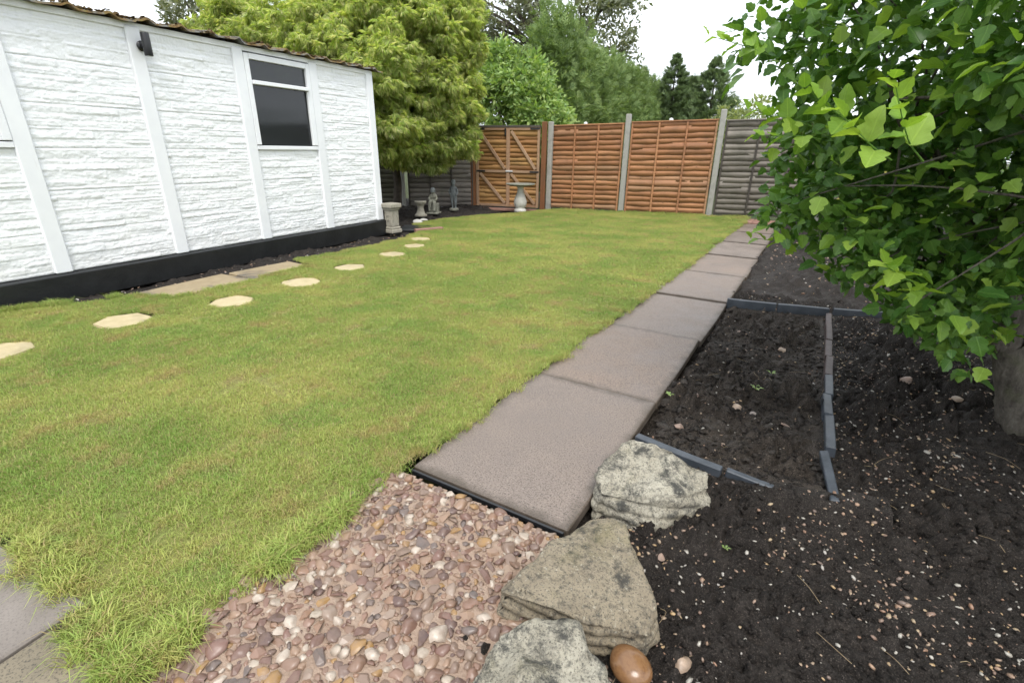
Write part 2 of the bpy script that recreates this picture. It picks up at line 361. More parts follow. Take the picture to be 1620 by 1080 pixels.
def mk_bark():
    t = T('grey_bark'); v = t.pos('world'); s = t.noise(t.mapv(v, (28, 28, 7)), 1, 7, .75); c = t.ramp(s, [(.3, (.05, .042, .034)), (.55, (.16, .14, .115)), (.75, (.25, .23, .19))])
    c = t.mix(t.ramp(t.noise(v, 8, 5, .6), [(.5, 0), (.68, .7)]), c, (.11, .115, .06)); return t.done(c, .8, t.bump(t.mix(.5, s, t.noise(v, 60, 5, .7)), 1.0, .03), .3)
MAT['bark'] = mk_bark()
MAT['bark_dark'] = m_simple('dark_bark', (.05, .04, .03), (.10, .08, .06), 14, .9, .9, .015, 'world')
def mk_lawn_col(t):
    v = t.pos('world'); a = t.noise(v, 1.1, 4, .6); b = t.noise(v, 4.5, 4, .65)
    col = t.ramp(a, [(.38, (.29, .41, .085)), (.5, (.43, .505, .125)), (.62, (.56, .57, .165))])
    col = t.mix(t.ramp(b, [(.52, 0), (.65, .75)]), col, (.54, .40, .17))
    return t.mix(t.ramp(t.noise(v, 2.3, 4, .6), [(.52, 0), (.64, .7)]), col, (.265, .44, .088))
def mk_grass():
    t = T('grass_blades'); col = mk_lawn_col(t)
    r = t.rnd('island'); col = t.mix(t.ramp(r, [(0, .55), (.5, 0)]), col, (.225, .37, .072))
    col = t.mix(t.ramp(r, [(.80, 0), (.83, .7), (1, .85)]), col, (.46, .34, .17))
    t.done(col, .5, None, .35)
    tr = t.n('ShaderNodeBsdfTranslucent'); t.put(tr.inputs['Color'], col)
    ms = t.n('ShaderNodeMixShader'); ms.inputs[0].default_value = .35
    t.t.links.new(t.p.outputs[0], ms.inputs[1]); t.t.links.new(tr.outputs[0], ms.inputs[2]); t.t.links.new(ms.outputs[0], t.out.inputs['Surface'])
    return t.m
MAT['grass'] = mk_grass()
def mk_turf():
    t = T('turf'); v = t.pos('world')
    col = t.mix(t.ramp(t.noise(v, 60, 5, .7), [(.35, 0), (.7, .8)]), t.mix(.5, mk_lawn_col(t), (.05, .045, .02)), (.10, .075, .032))
    return t.done(col, .9, t.bump(t.noise(v, 130, 4, .7), .8, .015), .2)
MAT['turf'] = mk_turf()
MAT['acer'] = m_leaf('acer_leaves', [(0.3117, 0.4312, 0.1157), (0.4817, 0.5843, 0.1736), (0.6518, 0.6955, 0.2777), (0.7792, 0.7234, 0.4629)], (.35, .65), .5)
MAT['laurel'] = m_leaf('lance_leaves', [(0.1944, 0.3168, 0.1020), (0.3240, 0.4620, 0.1530), (0.4860, 0.5808, 0.2244)], (.45, .6), .35)
MAT['leyland'] = m_leaf('hedge_sprays', [(0.1610, 0.2574, 0.0920), (0.2576, 0.3575, 0.1288), (0.3542, 0.4433, 0.1656)], (.5, .6), .25, rough=.6)
MAT['dark_conifer'] = m_leaf('dark_conifer_sprays', [(0.1504, 0.2154, 0.1087), (0.2255, 0.3111, 0.1449), (0.3008, 0.3828, 0.1811)], (.4, .7), .2, rough=.6)  # conifer greens lightened; distant rain haze is put into the colour
MAT['euc'] = m_leaf('grey_green_leaves', [(.15, .18, .11), (.22, .24, .16), (.28, .28, .20)], (.4, .7), .3)
MAT['pale_bush'] = m_leaf('pale_bush_leaves', [(.26, .30, .14), (.36, .40, .19)], (.3, .8), .35)
SHC = [(0.0568, 0.1485, 0.0248), (0.0950, 0.2056, 0.0373), (0.1391, 0.2742, 0.0497), (0.2151, 0.3656, 0.0683)]
MAT['shrub'] = m_leaf('shrub_leaves', SHC, (.45, .6), .26, rough=.30, world_scale=2.0, veins=True)
MAT['shrub_new_lit'] = m_leaf('shrub_young_lit_leaves', [(.20, .36, .05), (.28, .45, .07), (.37, .52, .09)], (.2, .8), .42, rnd='obj', rough=.35, veins=True)  # young leaves in a paler copy of the green, light put into the colour
MAT['shrub_obj'] = m_leaf('shrub_single_leaves', SHC, (.25, .7), .35, rnd='obj', rough=.32, veins=True)
MAT['dead_leaf'] = m_simple('dead_leaf', (.28, .13, .05), (.40, .22, .10), 20, .7)
MAT['yellow_leaf'] = m_leaf('yellow_variegated_leaves', [(.30, .30, .05), (.55, .50, .14)], (.2, .7), .35)

# ------------------------------------------------------------------ ground, lawn, soil
tag(link('ground', np_mesh('ground', [(-150, -150, -.25), (150, -150, -.25), (150, 150, -.25), (-150, 150, -.25)], [(0, 1, 2, 3)], MAT['ground'])), kind='structure')
def path_edge(y): return -.43+.0766*(y-1.31)            # right edge of the slab path
PW = .72
LAWN = [(-1.17, 1.37), (-1.08, 2.38), (-.95, 3.6), (-.74, 5.7), (-.52, 8.3), (-.30, 10.4), (-.28, 11.12), (-4.4, 11.08), (-4.6, 10.7), (-4.85, 9.9), (-5.35, 9.2),
        (-5.65, 8.2), (-5.72, 7.4), (-5.35, 7.05), (-5.0, 6.6), (-4.84, 6.02), (-4.81, 5.41), (-4.84, 4.7), (-4.96, 4.05), (-4.52, 3.98), (-4.5, 2.4), (-4.98, 2.26), (-5.02, 1.97),
        (-5.26, 1.72), (-5.36, 1.3), (-5.38, -1.2), (-2.75, -1.2), (-2.62, .40), (-1.93, .42), (-1.5, .37), (-1.24, .32), (-1.22, .8)]
def lawn_z(x, y): return gz(x, y)-.004+.012*fbm(x*2.5, y*2.5, o=3, s=5)
STEPS = [(-4.26, 1.12, .20), (-4.24, 1.86, .205), (-3.99, 2.58, .195), (-4.0, 3.32, .20), (-4.07, 4.06, .19), (-4.13, 4.88, .19), (-4.27, 5.50, .18), (-4.55, 6.02, .18)]
def lawn_in(x, y):
    e = .05*(fbm(x*6, y*6, o=2, s=9)-.5)
    r = inside(x+e, y-e, LAWN)
    for sx_, sy_, sr_ in STEPS: r &= (x-sx_)**2+(y-sy_)**2 > (sr_*.93)**2
    return r
tag(link('lawn', grid_mesh('lawn', -5.5, -.2, -1.3, 11.2, .035, lawn_z, MAT['turf'], lawn_in)), kind='structure')
def soil_h(x, y, amp=1.0):
    q = .5*(fbm(x*5, y*5, o=2, s=2)-.5)
    a = np.abs(fbm(x*6+q, y*6-q, o=2, s=21)-.5)*2; b = np.abs(fbm(x*15+q, y*15, o=2, s=33)-.5)*2; c = np.abs(fbm(x*34, y*34+q, o=2, s=44)-.5)*2
    m = .4+1.2*np.clip(fbm(x*3, y*3, o=2, s=55)*2-.5, 0, 1)
    return amp*(.030*fbm(x*2.2, y*2.2, o=2, s=3)+m*(.060*a+.066*b+.042*c)+.014*fbm(x*75, y*75, o=2, s=4)-.062)
def bed_z(x, y):
    inner = (x < .50+.03*(y-2.4)) & (y > 2.0) & (y < 4.75)
    lx = .455+.065*(y-2.36); e1 = np.exp(-((y-2.0)/.09)**2)*((x > -.5) & (x < .62)); e2 = np.exp(-((x-lx)/.06)**2)*((y > 1.95) & (y < 4.8)); e3 = np.exp(-((y-4.70-.1*(x-.2))/.08)**2)*(x > -.4)*(x < 1.6)
    ew = np.clip(np.maximum(np.maximum(e1, e2), e3)*1.3, 0, 1); lev = np.where(e1 > np.maximum(e2, e3), -.040+.045*np.clip(x/.45, 0, 1), -.035)
    r = gz(x, y)-.045+soil_h(x, y)*(1-ew)+(lev+.045)*ew+np.where(inner, -.005, .0)+.03*np.clip((x-.55)/1.0, 0, 1)
    near = np.clip((path_edge(y)-x+.05)/.05, 0, 1)*(y > 1.25)      # dips under the slabs
    return r-.05*near
def inner_in(x, y): return (x < .47+.055*(y-2.4)) & (y > 2.0) & (y < 4.72)
def bed_in(x, y): return (x > -.5+.0766*(y-1.31)) | (y < 1.32)
tag(link('soil_bed', grid_mesh('soil_bed_near', -.62, 2.0, .45, 2.7, .007, bed_z, MAT['soil'], lambda x, y: bed_in(x, y) & ~inner_in(x, y))), kind='structure')
tag(link('soil_bed', grid_mesh('soil_bed', -.62, 2.6, 2.69, 5.2, .0125, bed_z, MAT['soil'], lambda x, y: bed_in(x, y) & ~inner_in(x, y))), kind='structure')
tag(link('soil_bed', grid_mesh('soil_bed_edge', 1.99, 2.6, .45, 2.7, .03, bed_z, MAT['soil'])), kind='structure')
tag(link('soil_bed', grid_mesh('soil_bed_inner', -.5, .75, 1.96, 4.76, .0125, bed_z, MAT['soil_brown'], lambda x, y: bed_in(x, y) & inner_in(x, y))), kind='structure')
tag(link('soil_bed', grid_mesh('soil_bed_far', -.4, 4.2, 5.2, 11.4, .04, bed_z, MAT['soil'], bed_in)), kind='structure')
tag(link('soil_bed', grid_mesh('soil_bed_side', 2.6, 4.2, -1.5, 5.2, .06, bed_z, MAT['soil'])), kind='structure')
tag(link('soil_bed', grid_mesh('soil_bed_garage', -9.2, -4.2, -1.5, 11.4, .03, lambda x, y: gz(x, y)-.065+.7*soil_h(x, y)+.10*np.clip((y-7.6)/2, 0, 1)*np.clip((-5.5-x)/.6, 0, 1), MAT['soil'])), kind='structure')

# ------------------------------------------------------------------ slab path
pth = tag(empty('path', (path_edge(1.33), 1.33, 0), -math.atan(.0766)), kind='structure')
for i in range(8):
    L = 1.110; y0 = i*1.122
    wd = PW+rng.uniform(-.008, .008); bm = bmesh.new(); box(bm, (0, 0, 0), (wd, L, .05), .005)
    bmesh.ops.subdivide_edges(bm, edges=bm.edges[:], cuts=1)
    for v in bm.verts: v.co.x += .003*math.sin(v.co.y*7+i); 
    dz = [.0, -.003, -.016, -.010, -.016, -.012, -.01, -.01][i]
    cx = -wd/2+(-.0 if i < 2 else [.012, .018, .03, .02, .03, .02][i-2])
    g = float(gz(-.5, 1.33+y0+.55))
    link('slab', bm_mesh('slab', bm, MAT['path']), pth, (cx, y0+L/2, g-.025+dz), (rng.uniform(-.003, .003), rng.uniform(-.003, .003), rng.uniform(-.004, .004)))
brick_me = box_mesh('paver', (.215, .1, .05), MAT['brick'], .006)
for r_ in range(5):
    for c_ in range(3):
        link('brick', brick_me, pth, (-.11-.222*c_+rng.uniform(-.004, .004), 9.05+.107*r_, .03+rng.uniform(-.004, .004)), (0, 0, rng.uniform(-.02, .02)))
bm = bmesh.new(); bar(bm, (-1.15, 1.369, -.016), (-.44, 1.317, -.018), .010, .02)  # black bar added where only the dark gap at the slab shows
tag(link('gap_strip', bm_mesh('gap_strip', bm, MAT['black_metal'])), 'thin black strip standing for the dark gap along the front edge of the nearest path slab', 'gap strip')

# ------------------------------------------------------------------ patio corner by the camera (left)
tag(link('paving', box_mesh('grey_slab', (.66, .70, .05), MAT['patio_grey'], .006), None, (-1.90, .04, -.018), (0, 0, .02)), kind='structure')
tag(link('paving', box_mesh('buff_slab', (.44, .70, .05), MAT['patio_buff'], .006), None, (-1.345, -.03, -.026), (0, 0, .02)), kind='structure')

# ------------------------------------------------------------------ pebble-set paving
COB = [(-1.27, .15), (-1.25, 1.335), (-.45, 1.285), (-.36, 1.0), (-.32, .72), (-.24, .45), (-.2, .15)]
cobz = lambda x, y: -.014+.014*fbm(x*9, y*9, o=4, s=41)+.006*fbm(x*45, y*45, o=2, s=3)
cob = tag(empty('pebble_paving', (-.8, .7, -.02)), kind='structure')
link('mortar', grid_mesh('mortar', -1.32, -.15, .1, 1.36, .010, cobz, MAT['mortar'], lambda x, y: inside(x, y, COB)), cob, (.8, -.7, .02))
def dome(seed, res=1):
    bm = bmesh.new(); bmesh.ops.create_icosphere(bm, subdivisions=2, radius=1)
    bmesh.ops.delete(bm, geom=[v for v in bm.verts if v.co.z < -.45], context='VERTS')
    for v in bm.verts:
        c = v.co; k = 1+.62*(fbm(np.array([c.x*1.25+seed]), np.array([c.y*1.25]), np.array([c.z*1.25]), o=2, s=seed)[0]-.5)*2
        v.co = Vector((c.x*k, c.y*k, (abs(c.z)**.85*(1 if c.z > 0 else -1))*k))
    return bm
def shard(seed):
    r = np.random.default_rng(seed); bm = bmesh.new()
    for k in range(13):
        d = r.normal(0, 1, 3); d /= np.linalg.norm(d); d[2] = abs(d[2])*1.1-.25; bm.verts.new(d*r.uniform(.85, 1.15))
    q = bmesh.ops.convex_hull(bm, input=bm.verts[:]); bmesh.ops.delete(bm, geom=[g for g in q['geom_interior'] if isinstance(g, bmesh.types.BMVert)], context='VERTS')
    bmesh.ops.scale(bm, vec=(1.15, 1.15, 1.05), verts=bm.verts[:]); return bm
dome_mes = [bm_mesh('pebble', dome(i*7+1), MAT['pebble'], True) if i % 2 else bm_mesh('pebble', shard(i*5+2), MAT['pebble'], False) for i in range(10)]
dome_np = []
for m_ in dome_mes:
    V = np.array([v.co[:] for v in m_.vertices]); m_.calc_loop_triangles(); dome_np.append((V, np.array([t.vertices[:] for t in m_.loop_triangles])))
low_np = []
for i in range(8):
    bm = bmesh.new(); bmesh.ops.create_icosphere(bm, subdivisions=1, radius=1)
    for v_ in bm.verts: v_.co *= random.uniform(.75, 1.25)
    low_np.append((np.array([v_.co[:] for v_ in bm.verts]), np.array([[q.index for q in f_.verts] for f_ in bm.faces]))); bm.free()
placed = []; cells = {}
def fits(x, y, r, ov=.78):
    gx, gy = int(x/.07), int(y/.07)
    for a in (-1, 0, 1):
        for b in (-1, 0, 1):
            for (px, py, pr) in cells.get((gx+a, gy+b), ()):
                if (px-x)**2+(py-y)**2 < (ov*(pr+r))**2: return False
    return True
for r_hi, r_lo, tries in ((.027, .020, 300), (.021, .014, 5000), (.014, .010, 9000), (.010, .0055, 16000)):
    xs = rng.uniform(-1.24, -.2, tries); ys = rng.uniform(.2, 1.31, tries); ok = inside(xs, ys, COB)
    for x, y in zip(xs[ok], ys[ok]):
        r = rng.uniform(r_lo, r_hi)
        if fits(x, y, r): placed.append((x, y, r)); cells.setdefault((int(x/.07), int(y/.07)), []).append((x, y, r))
placed.sort(key=lambda p: -p[2]/(1.25+max(0, p[1]-.4))*(1 if p[1] > .36 else .3))
stuffV, stuffF, off = [], [], 0
for i, (x, y, r) in enumerate(placed):
    k = int(rng.integers(0, 10)); sx = r*rng.uniform(1.0, 1.35); sy = r*rng.uniform(.72, .95); sz = r*rng.uniform(.45, .75); a = rng.uniform(0, PI)
    tx, ty = rng.uniform(-.4, .4, 2)
    z = float(cobz(np.array([x]), np.array([y]))[0])+sz*rng.uniform(-.35, .25)
    if i < 300: link('pebble', dome_mes[k], cob, (x+.8, y-.7, z+.02), (tx, ty, a), (sx, sy, sz))
    else:
        V, Fc = dome_np[k]; V = V*[sx, sy, sz]; c, s_ = math.cos(a), math.sin(a)
        V = np.stack([V[:, 0]*c-V[:, 1]*s_+x+.8, V[:, 0]*s_+V[:, 1]*c+y-.7, V[:, 2]+z+.02+V[:, 0]*tx], 1)
        stuffV.append(V); stuffF.append(Fc+off); off += len(V)
tag(link('small_pebbles', np_mesh('small_pebbles', np.concatenate(stuffV), np.concatenate(stuffF), MAT['pebble_isl'], True), cob), kind='stuff')

# ------------------------------------------------------------------ gravel scattered on the soil
def scatter_domes(name, pts, rads, mat, lay=(.35, .6), src=None):
    Vs, Fs, o = [], [], 0
    for i, ((x, y, z), r) in enumerate(zip(pts, rads)):
        V, Fc = (src or dome_np)[i % 8]; a = rng.uniform(0, 2*PI); V = V*[r*rng.uniform(1, 1.5), r*rng.uniform(.7, 1), r*rng.uniform(*lay)]
        c, s_ = math.cos(a), math.sin(a); t1, t2 = rng.uniform(-.5, .5, 2)
        V = np.stack([V[:, 0]*c-V[:, 1]*s_+x, V[:, 0]*s_+V[:, 1]*c+y, V[:, 2]+z+V[:, 0]*t1+V[:, 1]*t2], 1)
        Vs.append(V); Fs.append(Fc+o); o += len(V)
    return np_mesh(name, np.concatenate(Vs), np.concatenate(Fs), mat, True)
def soil_pts(n, x0, x1, y0, y1, thr):
    x = rng.uniform(x0, x1, n); y = rng.uniform(y0, y1, n)
    d = fbm(x*3.5, y*3.5, o=3, s=77); k = bed_in(x, y) & (d > thr+rng.uniform(-.30, .30, n))
    x, y = x[k], y[k]; return np.stack([x, y, bed_z(x, y)+.001], 1)
P1 = soil_pts(26000, -.35, 2.4, .5, 5.0, .49); inn = inner_in(P1[:, 0], P1[:, 1]); P1 = P1[~inn | (rng.random(len(P1)) < .22)]
P2 = soil_pts(1800, -.1, 2.2, 5.0, 10.5, .45)
PP = np.concatenate([P1, P2]); RR = np.minimum(np.abs(rng.normal(.0012, .0030, len(PP)))+.0020, .0115)
RR[len(P1):] *= 1.9
tag(link('gravel', scatter_domes('gravel', PP, RR, MAT['gravel'], (.45, .8), low_np)), 'pale and brown gravel scattered over the dark soil', 'gravel', kind='stuff')
x = rng.uniform(-5.4, -4.9, 260); y = rng.uniform(.2, 6.4, 260)
tag(link('gravel', scatter_domes('gravel_garage', np.stack([x, y, gz(x, y)-.045], 1), np.abs(rng.normal(.006, .004, 260))+.003, MAT['gravel'])), 'small stones in the soil strip along the garage', 'gravel', kind='stuff')
MAT['soil_crumb'] = mk_soil('soil_crumb', (.012, .0096, .008), (.026, .021, .018), (.06, .05, .042), .65)
# soil clods in the framed bed
xc = rng.uniform(-.35, .55, 800); yc = rng.uniform(2.1, 4.7, 800); k = inner_in(xc, yc) & bed_in(xc-.06, yc); xc, yc = xc[k], yc[k]
tag(link('soil_clods', scatter_domes('soil_clods', np.stack([xc, yc, bed_z(xc, yc)], 1), np.abs(rng.normal(.010, .007, len(xc)))+.004, MAT['clod'], (.4, .8))), 'lumps of grey brown earth in the framed bed', 'soil clods', kind='stuff')
# loose crumbs of earth over the near soil
xq = rng.uniform(-.3, 2.0, 26000); yq = rng.uniform(.5, 4.2, 26000); kq = bed_in(xq-.03, yq) & (fbm(xq*5, yq*5, o=2, s=15) > .36) & (rng.random(26000) < 1.25-yq*.2); xq, yq = xq[kq], yq[kq]
tag(link('soil_crumbs', scatter_domes('soil_crumbs', np.stack([xq, yq, bed_z(xq, yq)-.001], 1), np.abs(rng.normal(.0035, .0038, len(xq)))+.002, MAT['soil_crumb'], (.6, 1.0), low_np)), 'loose dark crumbs of earth over the soil bed', 'soil crumbs', kind='stuff')
# bits of straw and thin twig on the soil
tw_ = []
for i in range(70):
    x_, y_ = rng.uniform(-.2, 1.7), rng.uniform(.7, 4.2)
    if not bed_in(np.array([x_-.05]), np.array([y_]))[0]: continue
    a = rng.uniform(0, PI); l_ = rng.uniform(.02, .07); cv = rng.uniform(-.015, .015); z_ = float(bed_z(np.array([x_]), np.array([y_]))[0])+.006
    tw_.append((smooth_path([(x_-l_*math.cos(a), y_-l_*math.sin(a), z_), (x_+cv, y_+cv, z_+.006), (x_+l_*math.cos(a), y_+l_*math.sin(a), z_)], 3), [.0009]*7))
MAT['straw'] = m_simple('straw', (.20, .14, .08), (.36, .28, .17), 30, .8)
tag(link('straw_bits', tubes_mesh('straw_bits', tw_, MAT['straw'], 4)), 'thin straw stalks and twigs lying on the soil', 'straw', kind='stuff')

# ------------------------------------------------------------------ garage
GX, G0, G1, PIT = -5.55, -1.15, 6.365, 1.055
garage = tag(empty('garage', (GX, 2.6, 0)), 'long white painted concrete garage with a black base and mossy roof', 'garage')
def gp(name, me, loc=(0, 0, 0), parent=None, rot=(0, 0, 0)):
    p = parent or garage
    return link(name, me, p, (loc[0]-GX, loc[1]-2.6, loc[2]) if p is garage else loc, rot)
# cast stone-effect panels, stacked six high in every bay
PB, PH = PIT-.13, .3475
def relief_panel(seed, ph=PH):
    r = np.random.default_rng(seed); st = .008
    ny, nz = int(PB/st)+1, int(ph/st)+1
    Y, Z = np.meshgrid(np.linspace(-PB/2, PB/2, ny), np.linspace(0, ph, nz)); D = np.zeros_like(Y)
    z = 0
    while z < ph-1e-6:
        h = min(r.choice([.022, .03, .042, .055, .075]), ph-z)
        if ph-z-h < .03: h = ph-z
        y = -PB/2-r.uniform(0, .2)
        while y < PB/2:
            ln = r.uniform(.12, .5); m = (Y >= y) & (Y < y+ln) & (Z >= z-1e-6) & (Z <= z+h)
            d = r.uniform(.002, .008); ty, tz = r.uniform(-.02, .02), r.uniform(-.09, .09)
            ez = np.minimum(Z-z, z+h-Z); ey = np.minimum(Y-y, y+ln-Y)
            e = np.clip(ez/.007, 0, 1)*(.55+.45*np.clip(ey/.010, 0, 1))
            D = np.where(m, (d+ty*(Y-y)+tz*(Z-z-h/2))*e, D); y += ln
        z += h
    D += .008*(fbm(Y*18+seed, Z*40, o=4, s=seed)-.45)+.006*(np.abs(fbm(Y*34, Z*55+seed, o=3, s=seed+5)-.5)*2-.4)
    edge = np.clip(np.minimum(Z, ph-Z)/.008, .0, 1); D = D*edge-.004*(1-edge)
    V = np.stack([D, Y, Z], -1).reshape(-1, 3); I = np.arange(ny*nz).reshape(nz, ny)
    Fc = np.stack([I[:-1, :-1], I[:-1, 1:], I[1:, 1:], I[1:, :-1]], -1).reshape(-1, 4)
    return np_mesh('stone_panel', V, Fc, MAT['white'], True)
panels = [relief_panel(100+i) for i in range(7)]
pil_y = [6.30-PIT*i for i in range(8)]
pil_me = box_mesh('pilaster', (.075, .13, 2.10), MAT['white_smooth'], .008)
WIN = {1: True, 4: True}
for i in range(8):
    gp('pilaster', pil_me, (GX+.0, pil_y[i], .18+1.05))
    if i == 7: break
    yc_ = pil_y[i]-PIT/2
    for j in range(6):
        if i in WIN and j >= 3: continue
        gp('stone_panel', panels[(i*3+j*2+i*j) % 7], (GX+.004, yc_, .18+PH*j))
    if i in WIN:
        wn = gp('window', box_mesh('window_board', (.05, PB, .045), MAT['white_smooth'], .004), (GX+.012, yc_, 1.245))
        zb, zt = .03, .995
        bm = bmesh.new()
        for s_ in (-1, 1): box(bm, (0, s_*(PB/2-.03), (zb+zt)/2), (.06, .06, zt-zb-.004), .004)
        box(bm, (.002, 0, zt-.03), (.06, PB-.122, .06), .004)
        link('window_frame', bm_mesh('window_frame', bm, MAT['white_smooth']), wn)
        link('transom', box_mesh('transom', (.085, PB-.122, .042), MAT['white_smooth'], .005), wn, (.012, 0, .70))
        link('pane', box_mesh('pane_low', (.006, PB-.118, .675-.022), MAT['glass'], 0), wn, (-.008, 0, .348))
        link('pane', box_mesh('pane_top', (.006, PB-.118, .21), MAT['glass'], 0), wn, (-.008, 0, .828))
        link('glazing_bead', box_mesh('glazing_bead', (.03, .018, .64), MAT['white_smooth'], .003), wn, (.012, PB/2-.068, .352))
# shell behind the panels
bm = bmesh.new()
box(bm, (-8.3, 2.6, 1.1), (.1, 7.5, 2.3)); box(bm, (-6.95, -1.1, 1.12), (2.6, .1, 2.24)); box(bm, (-6.95, 6.3, 1.12), (2.6, .1, 2.24))
gp('rear_wall', bm_mesh('rear_wall', bm, MAT['inside']), (GX, 2.6, 0), None).location = (-GX, -2.6, 0)
for i in range(7):
    h = 1.02 if i in WIN else 2.08
    gp('wall_backing', box_mesh('wall_backing', (.03, PIT-.004, h), MAT['inside'], 0), (GX-.035, pil_y[i]-PIT/2, .18+h/2))
gp('plinth', box_mesh('plinth', (.14, 7.6, .24), MAT['plinth'], .012), (GX+.012, 2.62, .055))
gp('head_rail', box_mesh('head_rail', (.05, 7.5, .055), MAT['white'], .004), (GX+.005, 2.62, 2.282))
# corrugated roof with moss along the eave
def roof_wave(y):
    t = (y/.31) % 1.0
    return .030*np.exp(-((t-.5)/.13)**2)+.005*np.sin(2*PI*t)
ny = 760; ys = np.linspace(-1.35, 6.52, ny); xs = np.array([-5.44, -5.47, -5.6, -6.0, -6.9, -7.6, -8.45]); V = []; 
for layer in (0, 1):
    for x_ in xs:
        sag = .010*np.sin(ys*1.9)+.006*np.sin(ys*5.3); jog = .012*((np.floor(ys/1.05) % 2)-.5)
        z_ = 2.312+roof_wave(ys)+sag*.6+jog+(-5.45-x_)*.10+(.016 if layer else 0)+.006*(fbm(ys*9, ys*0+x_*9, o=3, s=8)-.5)
        V.append(np.stack([np.full(ny, x_)+(.01*(fbm(ys*6, ys*0, o=3, s=12)-.5) if x_ > -5.5 else 0), ys, z_], 1))
V = np.concatenate(V); I = np.arange(2*7*ny).reshape(2, 7, ny); Fc = []
for L_ in (0, 1): Fc.append(np.stack([I[L_, :-1, :-1], I[L_, :-1, 1:], I[L_, 1:, 1:], I[L_, 1:, :-1]], -1).reshape(-1, 4))
Fc.append(np.stack([I[0, 0, :-1], I[0, 0, 1:], I[1, 0, 1:], I[1, 0, :-1]], -1)); Fc.append(np.stack([I[0, :-1, -1], I[0, 1:, -1], I[1, 1:, -1], I[1, :-1, -1]], -1))
roof = gp('roof', np_mesh('roof', V, np.concatenate(Fc), MAT['roof']), (GX, 2.6, 0)); roof.location = (-GX, -2.6, 0)
ym = rng.uniform(-1.3, 6.4, 600); ym = ym[fbm(ym*2.3, ym*0, o=3, s=6) > .42]; xm = -5.45-np.abs(rng.normal(0, .05, len(ym)))
moss = np.stack([xm, ym, 2.312+roof_wave(ym)+.018+(-5.45-xm)*.1], 1)
tag(link('moss', scatter_domes('moss', moss, np.abs(rng.normal(.012, .006, len(ym)))+.004, MAT['moss'], (.5, .9)), roof), kind='stuff')
# up and down wall light on the pilaster
V, Fc = lathe([(0, -.095), (.034, -.095), (.036, -.09), (.036, .09), (.034, .095), (0, .095)], 20)
lamp = tag(link('wall_light', np_mesh('wall_light', V, Fc, MAT['black_metal']), None, (GX+.135, 3.175, 2.13), (.0, .0, 0)), 'black cylinder wall light high on a white garage pilaster', 'wall light')
V, Fc = lathe([(0, 0), (.032, 0), (.045, .012), (.045, .02), (0, .02)], 20)
link('mounting_plate', np_mesh('mounting_plate', V, Fc, MAT['black_metal']), lamp, (-.096, 0, -.01), (0, PI/2, 0))
link('bracket', box_mesh('bracket', (.06, .022, .03), MAT['black_metal'], .003), lamp, (-.06, 0, -.01))
link('lens', box_mesh('lens', (.045, .045, .004), MAT['lens'], .001), lamp, (0, 0, -.098))

# ------------------------------------------------------------------ stepping stones and slabs
def poly_stone(name, n, r, th, mat, seed, sq=1.0):
    rr = np.random.default_rng(seed); bm = bmesh.new(); vs = []
    for i in range(n):
        a = 2*PI*i/n+rr.uniform(-.12, .12); k = r*rr.uniform(.9, 1.06); vs.append(bm.verts.new((k*math.cos(a), k*sq*math.sin(a), 0)))
    f = bm.faces.new(vs); e = bmesh.ops.extrude_face_region(bm, geom=[f])
    bmesh.ops.translate(bm, vec=(0, 0, th), verts=[v for v in e['geom'] if isinstance(v, bmesh.types.BMVert)])
    bmesh.ops.recalc_face_normals(bm, faces=bm.faces[:])
    bmesh.ops.bevel(bm, geom=[e_ for e_ in bm.edges if min(v.co.z for v in e_.verts) > th*.5], offset=.008, segments=2, affect='EDGES')
    return bm_mesh(name, bm, mat)
SS = [((-4.26, 1.12), .20, 'stepping stone at the left edge of the picture, nearly out of frame'), ((-4.24, 1.86), .205, 'largest hexagonal buff stepping stone, nearest whole one in the lawn'),
      ((-3.99, 2.58), .195, 'buff stepping stone second whole one from the camera'), ((-4.0, 3.32), .20, 'buff stepping stone beside the end of the old garage slabs'),
      ((-4.07, 4.06), .19, 'buff stepping stone in the middle of the curving row'), ((-4.13, 4.88), .19, 'small looking buff stepping stone third from the far end of the row'),
      ((-4.27, 5.50), .18, 'buff stepping stone second from the far end of the row'), ((-4.55, 6.02), .18, 'farthest buff stepping stone, close to the stone pedestal')]
for i, ((x_, y_), r_, lb) in enumerate(SS):
    tag(link('stepping_stone', poly_stone('stepping_stone', 6 if i % 3 else 7, r_, .045, MAT['step'], 50+i), None, (x_, y_, float(gz(x_, y_))-.040), (rng.uniform(-.01, .01), rng.uniform(-.01, .01), rng.uniform(0, 1))), lb, 'stepping stone', 'stepping stones across the lawn')
for i, (x_, y_, w_, l_, lb) in enumerate([(-4.76, 2.78, .50, .82, 'old stained buff paving slab beside the garage, nearer of two'), (-4.73, 3.58, .46, .72, 'old dark stained paving slab beside the garage, farther of two')]):
    tag(link('paving_slab', box_mesh('paving_slab', (w_, l_, .05), MAT['slab_old'], .008), None, (x_, y_, -.024), (0, 0, -.10 if i else .02)), lb, 'paving slab', 'old slabs beside the garage')
tag(link('paving_slab', box_mesh('dark_slab', (.5, .55, .04), MAT['plinth'], .008), None, (-5.32, 6.95, -.022), (0, 0, .5)), 'dark wet slab lying behind the stone pedestal', 'paving slab')
tag(link('edging_brick', box_mesh('edging_brick', (.1, .5, .06), MAT['brick'], .008), None, (-4.98, 6.85, -.005), (0, 0, -.5)), 'low terracotta edging brick at the lawn corner near the pedestal', 'brick')

